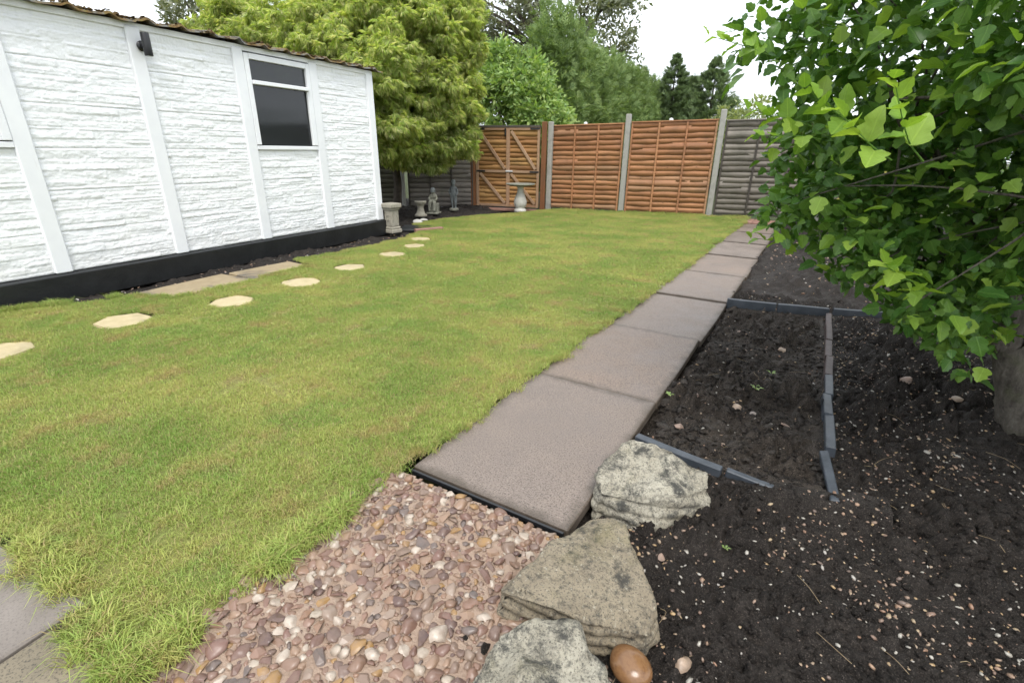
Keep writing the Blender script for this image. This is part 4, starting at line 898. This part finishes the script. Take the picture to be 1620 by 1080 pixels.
# ------------------------------------------------------------------ foliage
def add_uv(me, TV, TF, n):
    u = me.uv_layers.new(name='UVMap'); u.data.foreach_set('uv', np.tile(np.asarray(TV, np.float32)[np.asarray(TF)][:, :, :2].reshape(-1), n)); return me
def scatter_leaves(name, tmpl, P, N, scale, mat, roll=True, jitter=.5, smooth=False, up_bias=0.0):
    TV, TF = np.asarray(tmpl[0], float), np.asarray(tmpl[1], int); n = len(P)
    N = N+rng.normal(0, jitter, N.shape); N[:, 2] += up_bias; N /= np.linalg.norm(N, axis=1, keepdims=True)+1e-9     # leaf direction (local +Y)
    A = rng.normal(0, 1, N.shape); A[:, 2] += 1.2
    Z = A-N*(A*N).sum(1, keepdims=True); Z /= np.linalg.norm(Z, axis=1, keepdims=True)+1e-9; X = np.cross(N, Z)
    S = np.asarray(scale)[:, None, None]
    V = P[:, None, :]+S*(TV[None, :, 0:1]*X[:, None, :]+TV[None, :, 1:2]*N[:, None, :]+TV[None, :, 2:3]*Z[:, None, :])
    Fc = (TF[None]+(np.arange(n)*len(TV))[:, None, None]).reshape(-1, TF.shape[1])
    me = np_mesh(name, V.reshape(-1, 3), Fc, mat, smooth)
    return add_uv(me, TV, TF, n) if len(me.polygons) == n*len(TF) else me
def lumps_in(blobs, n):
    vol = np.array([b[3]*b[4]*b[5] for b in blobs])**(2/3); k = rng.choice(len(blobs), n, p=vol/vol.sum()); B = np.array(blobs, float)[k]
    d = rng.normal(0, 1, (n, 3)); d /= np.linalg.norm(d, axis=1, keepdims=True); q = rng.uniform(.5, 1.0, (n, 1))**.5
    return B[:, :3]+d*B[:, 3:6]*q, d
def crown_points(blobs, n_lumps, lump_r, per, flat=.7):
    C, D = lumps_in(blobs, n_lumps); R = rng.uniform(.6, 1.3, n_lumps)*lump_r
    C = np.repeat(C, per, 0); D = np.repeat(D, per, 0); R = np.repeat(R, per)
    v = rng.normal(0, 1, C.shape)+D*.7; v /= np.linalg.norm(v, axis=1, keepdims=True)
    P = C+v*(R*rng.uniform(.45, 1.05, len(R)))[:, None]*[1, 1, flat]
    return P, v
DIAMOND = ([(0, 0, 0), (-.22, .45, .05), (0, 1, -.06), (.22, .45, .05)], [(0, 2, 1), (0, 3, 2)])
def palmate(n=7, wd=.085, droop=.35):
    V = []; Fc = []
    for i in range(n):
        a = (i/(n-1)-.5)*2.3; l = 1-.35*abs(a)/1.2; c, s_ = math.sin(a), math.cos(a); o = len(V)
        V += [(0, 0, 0), (c*l*.5-s_*wd, s_*l*.5+c*wd, -.05), (c*l, s_*l, -droop*l), (c*l*.5+s_*wd, s_*l*.5-c*wd, -.05)]; Fc += [(o, o+2, o+1), (o, o+3, o+2)]
    return V, Fc
def spray(n=6, wd=.05):
    V = [(0, 0, 0), (-wd, .5, 0), (0, 1, -.1), (wd, .5, 0)]; Fc = [(0, 2, 1), (0, 3, 2)]
    for i in range(n):
        y_ = .15+.7*i/n; s_ = 1 if i % 2 else -1; l = .5*(1-.55*y_); o = len(V)
        V += [(0, y_, 0), (s_*l*.45, y_+l*.30+wd, .02), (s_*l*.8, y_+l*.8, -.06), (s_*l*.5, y_+l*.25-wd, .02)]; Fc += [(o, o+2, o+1), (o, o+3, o+2)]
    return V, Fc
def tree_limbs(base, top_targets, r0, fork):
    lst = [(smooth_path([base, tuple((Vector(base)+Vector(fork))/2+Vector((.03, .02, 0))), fork]), None)]
    n0 = len(lst[0][0]); lst[0] = (lst[0][0], [r0*(1-.35*i/n0) for i in range(n0)])
    for t_ in top_targets:
        m_ = (Vector(fork)+Vector(t_))/2+Vector((0, 0, .12*(Vector(t_)-Vector(fork)).length)); p_ = smooth_path([fork, tuple(m_), t_], 6)
        lst.append((p_, [r0*.6*(1-.85*i/len(p_)) for i in range(len(p_))]))
    return lst
def make_tree(name, label, cat, blobs, tmpl, mat, n_lumps, lump_r, per, size, trunk, group=None, flat=.7, droop=0.0, jitter=.5, extra=None):
    base = trunk[0]; root = tag(empty(name, base), label, cat, group); inv = Vector(base)
    P, v = crown_points(blobs, n_lumps, lump_r, per, flat)
    if extra is not None: P = np.concatenate([P, extra[0]]); v = np.concatenate([v, extra[1]])
    v[:, 2] -= droop; keep = P[:, 2] > .15; P, v = P[keep], v[keep]
    link('crown', scatter_leaves('crown', tmpl, P-np.array(base), v, rng.uniform(.7, 1.25, len(P))*size, mat, jitter=jitter), root)
    C, _ = lumps_in(blobs, trunk[3]); fork = Vector(trunk[1])
    link('trunk', tubes_mesh('trunk', [([Vector(p)-inv for p in a], b) for a, b in tree_limbs(base, [tuple(c) for c in C], trunk[2], trunk[1])], MAT['bark_dark']), root)
    return root
# feathery tree behind the garage corner
AC = [(-6.7, 8.3, 3.0, 1.25, 1.1, 1.1), (-6.3, 8.9, 2.5, .95, .9, .9), (-6.5, 9.2, 3.4, 1.1, 1.0, 1.0), (-8.2, 8.6, 3.1, 1.3, 1.2, 1.0), (-7.3, 9.3, 3.9, 1.6, 1.2, .9), (-9.7, 8.7, 3.3, 1.0, 1.0, .8),
      (-6.3, 7.7, 1.9, .55, .6, .7), (-6.3, 8.8, 1.75, .7, .6, .55), (-6.1, 9.3, 2.05, .6, .55, .6), (-6.0, 7.0, 1.75, .32, .4, .40), (-7.0, 8.6, 1.6, .8, .7, .5), (-6.05, 7.1, 2.5, .4, .4, .5), (-11.0, 8.6, 3.5, 1.1, 1.0, .8), (-6.6, 8.6, 1.32, .75, .6, .42), (-6.5, 8.9, 1.15, .55, .45, .28), (-6.0, 9.2, 1.55, .45, .45, .5), (-6.3, 7.4, 1.55, .35, .45, .35)]
make_tree('feathery_tree', 'large feathery yellow green tree drooping over the garage end', 'tree', AC, palmate(7, .055, .5), MAT['acer'], 1300, .23, 46, .125, ((-7.3, 8.9, -.05), (-7.2, 8.8, 1.2), .10, 18), flat=.42, droop=.55, jitter=.4)
# bushy tree with long leaves right behind the gate
LA = [(-6.2, 12.9, 2.3, 1.15, .9, 1.05), (-5.55, 12.6, 1.9, .7, .7, .8), (-7.2, 13.3, 2.9, 1.0, .9, 1.0), (-6.6, 13.2, 3.2, .7, .7, .6)]
make_tree('long_leaved_tree', 'bright green bushy tree with long leaves behind the gate', 'tree', LA, DIAMOND, MAT['laurel'], 420, .24, 36, .15, ((-6.4, 13.0, -.2), (-6.4, 13.0, 1.1), .08, 10), jitter=.6, droop=.15)
# tall clipped conifer hedge running away behind the fence
hb = []
for i in range(16):
    y_ = 14.2+i*.95; hb.append((-6.1-.06*i*.0, y_, 2.2, 1.0, .8, 2.25+(.25 if i < 2 else 0)+.12*math.sin(i*1.9)))
make_tree('conifer_hedge', 'tall clipped green conifer hedge running away behind the fence', 'hedge', hb, spray(), MAT['leyland'], 2000, .30, 22, .26, ((-6.1, 18, -.2), (-6.1, 18, 2), .12, 12), droop=-.25, jitter=.35, flat=1.0)
# dark pointed conifers far right
def conifer(x_, y_, h, r_, lb):
    nb_, per = 430, 26; t_ = np.sort(rng.uniform(0, 1, nb_))**.9; a = rng.uniform(0, 2*PI, nb_); ln = (r_*(1-t_)*rng.uniform(.6, 1.2, nb_)+.06)
    u_ = np.tile(np.linspace(.25, 1.0, per), nb_); A_, T_, L_ = np.repeat(a, per), np.repeat(t_, per), np.repeat(ln, per)
    P = np.stack([x_+np.cos(A_)*L_*u_, y_+np.sin(A_)*L_*u_, .2+T_*h*.97-.30*L_*u_*(1-u_*.9)], 1)+rng.normal(0, .05, (nb_*per, 3))*(.3+.9*(1-T_))[:, None]
    P = np.concatenate([P, np.stack([np.full(40, x_), np.full(40, y_), np.linspace(h*.8, h*1.04, 40)], 1)+rng.normal(0, .02, (40, 3))])
    v = np.concatenate([np.stack([np.cos(A_), np.sin(A_), .15+.7*u_*T_+.25*u_], 1), np.tile([0, 0, 1.0], (40, 1))]); sz_ = np.concatenate([.16+.22*(1-T_), np.full(40, .13)])
    root = tag(empty('dark_conifer', (x_, y_, -.2)), lb, 'conifer', 'dark conifers beyond the fence'); b = np.array([x_, y_, -.2])
    link('crown', scatter_leaves('crown', spray(), P-b, v, rng.uniform(.7, 1.2, len(P))*sz_, MAT['dark_conifer'], jitter=.4), root)
    link('trunk', tubes_mesh('trunk', [([(0, 0, 0), (0, 0, h*.5), (0, 0, h*.98)], [.14, .08, .01])], MAT['bark_dark']), root)
conifer(-4.75, 26, 5.25, 2.9, 'tallest pointed dark conifer beyond the orange fence'); conifer(-3.95, 26.4, 4.4, 2.5, 'lower dark conifer between the two pointed ones'); conifer(-3.0, 26, 5.05, 3.3, 'broad dark conifer above the right concrete post')
# thin grey green tree far behind the hedge
EU = [(-9.5, 24, 7.2, 2.4, 1.5, 1.6), (-7.6, 24, 6.0, 1.2, 1.2, 1.3), (-12.5, 24, 7.4, 2.2, 1.5, 1.6), (-7.0, 24.2, 7.6, .9, .8, .8), (-6.7, 24, 4.9, .6, .6, .8), (-14.5, 24, 6.5, 1.5, 1.3, 1.5)]
make_tree('sparse_tree', 'tall thin grey green tree rising behind the hedge', 'tree', EU, DIAMOND, MAT['euc'], 330, .42, 26, .24, ((-9.5, 24, -.2), (-9.5, 24, 4.0), .22, 26), jitter=.8)
make_tree('pale_bush', 'pale green bush behind the grey fence panel', 'bush', [(-1.3, 22, 1.9, 1.3, .9, 1.2), (.6, 22, 1.8, 1.2, .9, 1.0)], DIAMOND, MAT['pale_bush'], 160, .3, 30, .18, ((-.5, 22, -.2), (-.5, 22, 1.0), .06, 6), jitter=.8)
make_tree('distant_tree', 'grey leafed tree beyond the garage roof at the left', 'tree', [(-17.5, 12.5, 5.0, 1.6, 1.2, 1.5)], DIAMOND, MAT['euc'], 120, .35, 30, .2, ((-17.5, 12.5, -.2), (-17.5, 12.5, 3.2), .15, 8), jitter=.8)
# boundary shrubs on the right, behind the big shrub
make_tree('boundary_shrub', 'dark leafy shrub by the fence end of the soil bed', 'shrub', [(1.25, 9.6, .75, .75, .8, .8), (1.9, 10.3, 1.2, .8, .7, 1.0)], DIAMOND, MAT['shrub'], 150, .16, 40, .07, ((1.5, 9.9, -.05), (1.5, 9.9, .5), .04, 6), jitter=.8)
make_tree('yellow_shrub', 'yellow variegated shrub glimpsed through the big shrub', 'shrub', [(1.35, 8.0, 1.05, .6, .6, .65)], DIAMOND, MAT['yellow_leaf'], 60, .14, 34, .06, ((1.5, 8.0, -.05), (1.5, 8.0, .4), .03, 5), jitter=.8)
make_tree('boundary_shrub', 'dark green shrub against the right boundary fence', 'shrub', [(2.9, 6.0, 1.2, .8, 1.4, 1.2), (2.9, 4.2, 1.3, .7, 1.2, 1.3), (2.9, 7.9, 1.3, .7, 1.1, 1.3)], DIAMOND, MAT['shrub'], 330, .2, 34, .09, ((2.9, 6.0, -.05), (2.9, 6.0, .5), .05, 8), jitter=.8)

# ------------------------------------------------------------------ big lobed-leaf shrub on the right
def lobed_leaf(seed):
    r = np.random.default_rng(seed)
    L = [(0, 0), (.13, .03), (.28, .12), (.38, .25), (.40, .37), (.33, .45), (.28, .50), (.31, .60), (.28, .71), (.20, .80), (.13, .91), (.05, .98)]
    L = [(x_*(1+r.uniform(-.12, .12)), y_+r.uniform(-.015, .015)) for x_, y_ in L]; mid = [(0, .0), (0, .3), (0, .6), (0, 1.0)]
    V = []; Fc = []; fold = r.uniform(.12, .4); curl = r.uniform(-.1, .35)
    zf = lambda x_, y_: abs(x_)*fold-curl*(y_-.2)**2*.6+.03*math.sin(x_*14+y_*9+seed)
    for x_, y_ in mid: V.append((x_, y_, zf(x_, y_)))
    for s_ in (1, -1):
        o = len(V)
        for x_, y_ in L[1:]: V.append((s_*x_, y_, zf(x_, y_)))
        idx = [o+i for i in range(11)]; own = [0, 0, 0, 1, 1, 1, 2, 2, 2, 2, 3, 3]
        seq = idx+[3]
        mids = [0, 0, 1, 1, 1, 2, 2, 2, 2, 2, 2]
        for i in range(11):
            a, b = seq[i], seq[i+1]; m0 = mids[i]; tri = (m0, a, b) if s_ > 0 else (m0, b, a)
            if len(set(tri)) == 3: Fc.append(tri)
        for (p, q, c) in ((0, 1, idx[2]), (1, 2, idx[5])):
            Fc.append((p, c, q) if s_ > 0 else (p, q, c))
    return V, Fc
leafs = [lobed_leaf(s_) for s_ in range(6)]
TB = Vector((1.33, 3.10, -.06))
shrub = tag(empty('lobed_leaf_shrub', TB), 'large dense green shrub with lobed leaves on a thick grey trunk', 'shrub')
SB = [(1.30, 2.95, 1.62, 1.30, 1.25, .95), (.80, 2.9, 1.85, .82, 1.0, .75), (1.55, 2.5, 2.0, 1.1, 1.2, .9), (.62, 3.0, 1.15, .55, .7, .42), (1.0, 2.75, .92, .55, .55, .42), (1.25, 2.9, .62, .35, .40, .32), (1.9, 2.9, 1.2, .8, .9, .8), (.9, 2.0, 1.9, .7, .7, .55), (.03, 2.5, 1.72, .22, .35, .28), (.20, 2.6, 1.25, .22, .35, .3), (.28, 2.6, .98, .28, .4, .22), (.55, 2.5, .78, .32, .4, .22), (.82, 2.55, .58, .3, .35, .24)]
nL = 1900; C, D = lumps_in(SB, nL); per = 15
cc = np.repeat(C, per, 0); dd = np.repeat(D, per, 0)
v = rng.normal(0, 1, cc.shape)+dd*.6; v /= np.linalg.norm(v, axis=1, keepdims=True)
LP = cc+v*rng.uniform(.02, .13, (len(cc), 1)); Lz = rng.uniform(.030, .068, len(LP))
Cq = np.array([0, 0, CAM_H]); dist = np.linalg.norm(LP-Cq, axis=1); ok = (dist > .95) & (LP[:, 2] > .10) & (LP[:, 2]+.64*LP[:, 0] > .90+.11*(3-LP[:, 1])+.16*(fbm(LP[:, 0]*5, LP[:, 1]*5, LP[:, 2]*5, o=2, s=4)-.5)) & ~((LP[:, 0]-.80-.4*(LP[:, 1]-2.2) > 0) & (LP[:, 1] < 3.05) & (LP[:, 2] < .78+.35*fbm(LP[:, 0]*6, LP[:, 1]*6, o=2, s=14))) & ~((LP[:, 0] > 1.0) & (LP[:, 2] < .35)); LP, v, Lz, dist = LP[ok], v[ok], Lz[ok], dist[ok]
fwv, rtv, upv_ = np.array(fw), np.array(r2), np.array(u2); rel = LP-Cq; dz_ = rel@fwv
px = 810+777*(rel@rtv)/dz_; py = 540-777*(rel@upv_)/dz_
vis = (dz_ > .3) & (px > 1050) & (px < 1640) & (py > -20) & (py < 1080)
# keep the outermost, largest-looking leaves as single parts: nearest leaf in each little direction bin
bins = {}
for i in np.nonzero(vis)[0]:
    b_ = (int(px[i]//26), int(py[i]//26))
    if b_ not in bins or dist[i] < dist[bins[b_]]: bins[b_] = i
front = sorted(bins.values(), key=lambda i: -Lz[i]/dist[i])[:225]; fs = set(front)
rest = np.array([i for i in range(len(LP)) if i not in fs])
k3 = np.array_split(rng.permutation(rest), 6); Vs, Fs, o_ = [], [], 0
fol = None
for j, kk in enumerate(k3):
    m_ = scatter_leaves('foliage', leafs[j], LP[kk]-np.array(TB), v[kk]*.8+np.array([0, 0, -.05]), Lz[kk], MAT['shrub'], jitter=.45)
    tag(link('foliage', m_, shrub), kind='stuff')
leaf_me = [add_uv(np_mesh('leaf', *leafs[j], MAT['shrub_obj'] if j < 3 else MAT['shrub_new_lit'], False), *leafs[j], 1) for j in range(6)]
def put_leaf(P, d, s_, j, nz=(0, 0, 1)):
    d = Vector(d).normalized(); a = Vector(nz)+Vector(rng.normal(0, .35, 3)); z_ = (a-d*a.dot(d)).normalized(); x_ = d.cross(z_)
    o = link('leaf', leaf_me[j], shrub); o.matrix_local = Matrix.Translation(Vector(P)-TB) @ Matrix((x_, d, z_)).transposed().to_4x4() @ Matrix.Scale(s_, 4)
for i in front:
    j = int(rng.integers(0, 3)) if rng.random() < .55 else int(rng.integers(3, 6))
    put_leaf(LP[i], v[i]+rng.normal(0, .3, 3)+np.array([0, 0, -.1]), Lz[i]*1.2, j)
def unproj(x_, y_, d_):
    q = fw*777+r2*(x_-810)-u2*(y_-540); q.normalize(); return Vector((0, 0, CAM_H))+q*d_
limbs = [(smooth_path([(1.36, 3.12, -.08), (1.30, 3.08, .10), (1.22, 3.06, .28), (1.16, 3.05, .40)]), (.105, .062)),
         (smooth_path([(1.17, 3.05, .36), (1.11, 3.04, .60), (.99, 3.03, .85), (.80, 3.02, 1.06), (.50, 2.85, 1.45)]), (.052, .016)),
         (smooth_path([(1.24, 3.07, .26), (1.32, 3.05, .6), (1.36, 2.95, 1.1), (1.40, 2.8, 1.8)]), (.055, .02)),
         (smooth_path([(1.20, 3.06, .30), (1.06, 3.0, .48), (.94, 2.95, .62), (.72, 3.0, .88), (.45, 3.1, 1.1)]), (.035, .010)),
         (smooth_path([(1.36, 2.95, 1.1), (1.15, 2.5, 1.5), (.85, 2.1, 1.85)]), (.022, .008)), (smooth_path([(.99, 3.03, .85), (1.05, 2.5, 1.25), (1.0, 2.1, 1.5)]), (.02, .006)),
         (smooth_path([(.80, 3.02, 1.06), (.45, 2.5, 1.30), (.30, 2.3, 1.5)]), (.016, .005)), (smooth_path([(1.3, 2.9, .9), (1.25, 2.3, 1.05), (1.3, 1.9, 1.3)]), (.014, .005)), (smooth_path([(1.1, 2.9, .95), (.95, 2.2, 1.0), (1.15, 1.75, 1.12)]), (.010, .004))]
for a, (ra, rb) in limbs:
    nm = 'trunk' if ra > .1 else 'branch'
    link(nm, tubes_mesh(nm, [([p-TB for p in a], [ra+(rb-ra)*i/(len(a)-1) for i in range(len(a))])], MAT['bark'], 10), shrub)
tw = []
for i in range(150):
    c = C[int(rng.integers(0, nL))]; a, _r = limbs[int(rng.integers(1, len(limbs)))]; s_ = a[int(rng.integers(len(a)//2, len(a)))]
    if (Vector(c)-s_).length > 1.1: continue
    pts_ = smooth_path([s_-TB, (s_+Vector(c))/2-TB+Vector(rng.normal(0, .05, 3)), Vector(c)-TB], 4); tw.append((pts_, [.006*(1-.7*k/len(pts_)) for k in range(len(pts_))]))
link('twigs', tubes_mesh('twigs', tw, MAT['bark'], 5), shrub)['kind'] = 'stuff'

# young shoots reaching out of the shrub
SHOOT = [((.209, 1.331, 1.34), 8, .062, (-.3, -.4, .5)), ((.40, 1.30, 1.50), 6, .062, (-.2, -.2, .6)), ((.096, 1.892, 1.40), 7, .085, (-.6, -.3, .4)), ((-.237, 2.254, 1.641), 7, .075, (-.9, 0, .3)), ((-.051, 2.195, 1.386), 7, .08, (-.8, -.2, .2)),
         ((-.016, 2.099, 1.309), 6, .075, (-.8, -.3, 0)), ((.035, 2.474, .892), 7, .07, (-.9, -.2, .1)), ((.374, 1.835, .928), 9, .085, (-.4, -.6, .3)), ((.162, 1.59, 1.316), 6, .085, (-.5, -.4, .4)), ((.479, 1.95, .845), 8, .07, (-.3, -.6, .1)), ((.90, 2.4, .62), 5, .065, (-.2, -.6, .2))]
for (sp_, n_, s_, d_) in SHOOT:
    S_ = Vector(sp_); d_ = Vector(d_).normalized(); b0 = S_-d_*.13+Vector((.03, .04, -.01)); pth_ = smooth_path([b0-TB, S_-d_*.08-TB, S_+d_*.06-TB], 5)
    link('branch', tubes_mesh('branch', [(pth_, [.0022-.0014*i/len(pth_) for i in range(len(pth_))])], MAT['shrub'], 6), shrub)
    for i in range(n_):
        t_ = i/max(1, n_-1); q = S_-d_*.10+d_*(.17*t_); a = i*2.4; o1 = d_.orthogonal().normalized(); o2 = d_.cross(o1)
        put_leaf(q, o1*math.cos(a)+o2*math.sin(a)+d_*(.35+.9*t_)+Vector((0, -.1, .1)), s_*(1.05-.45*t_)*rng.uniform(.85, 1.1), int(rng.integers(3, 6)))
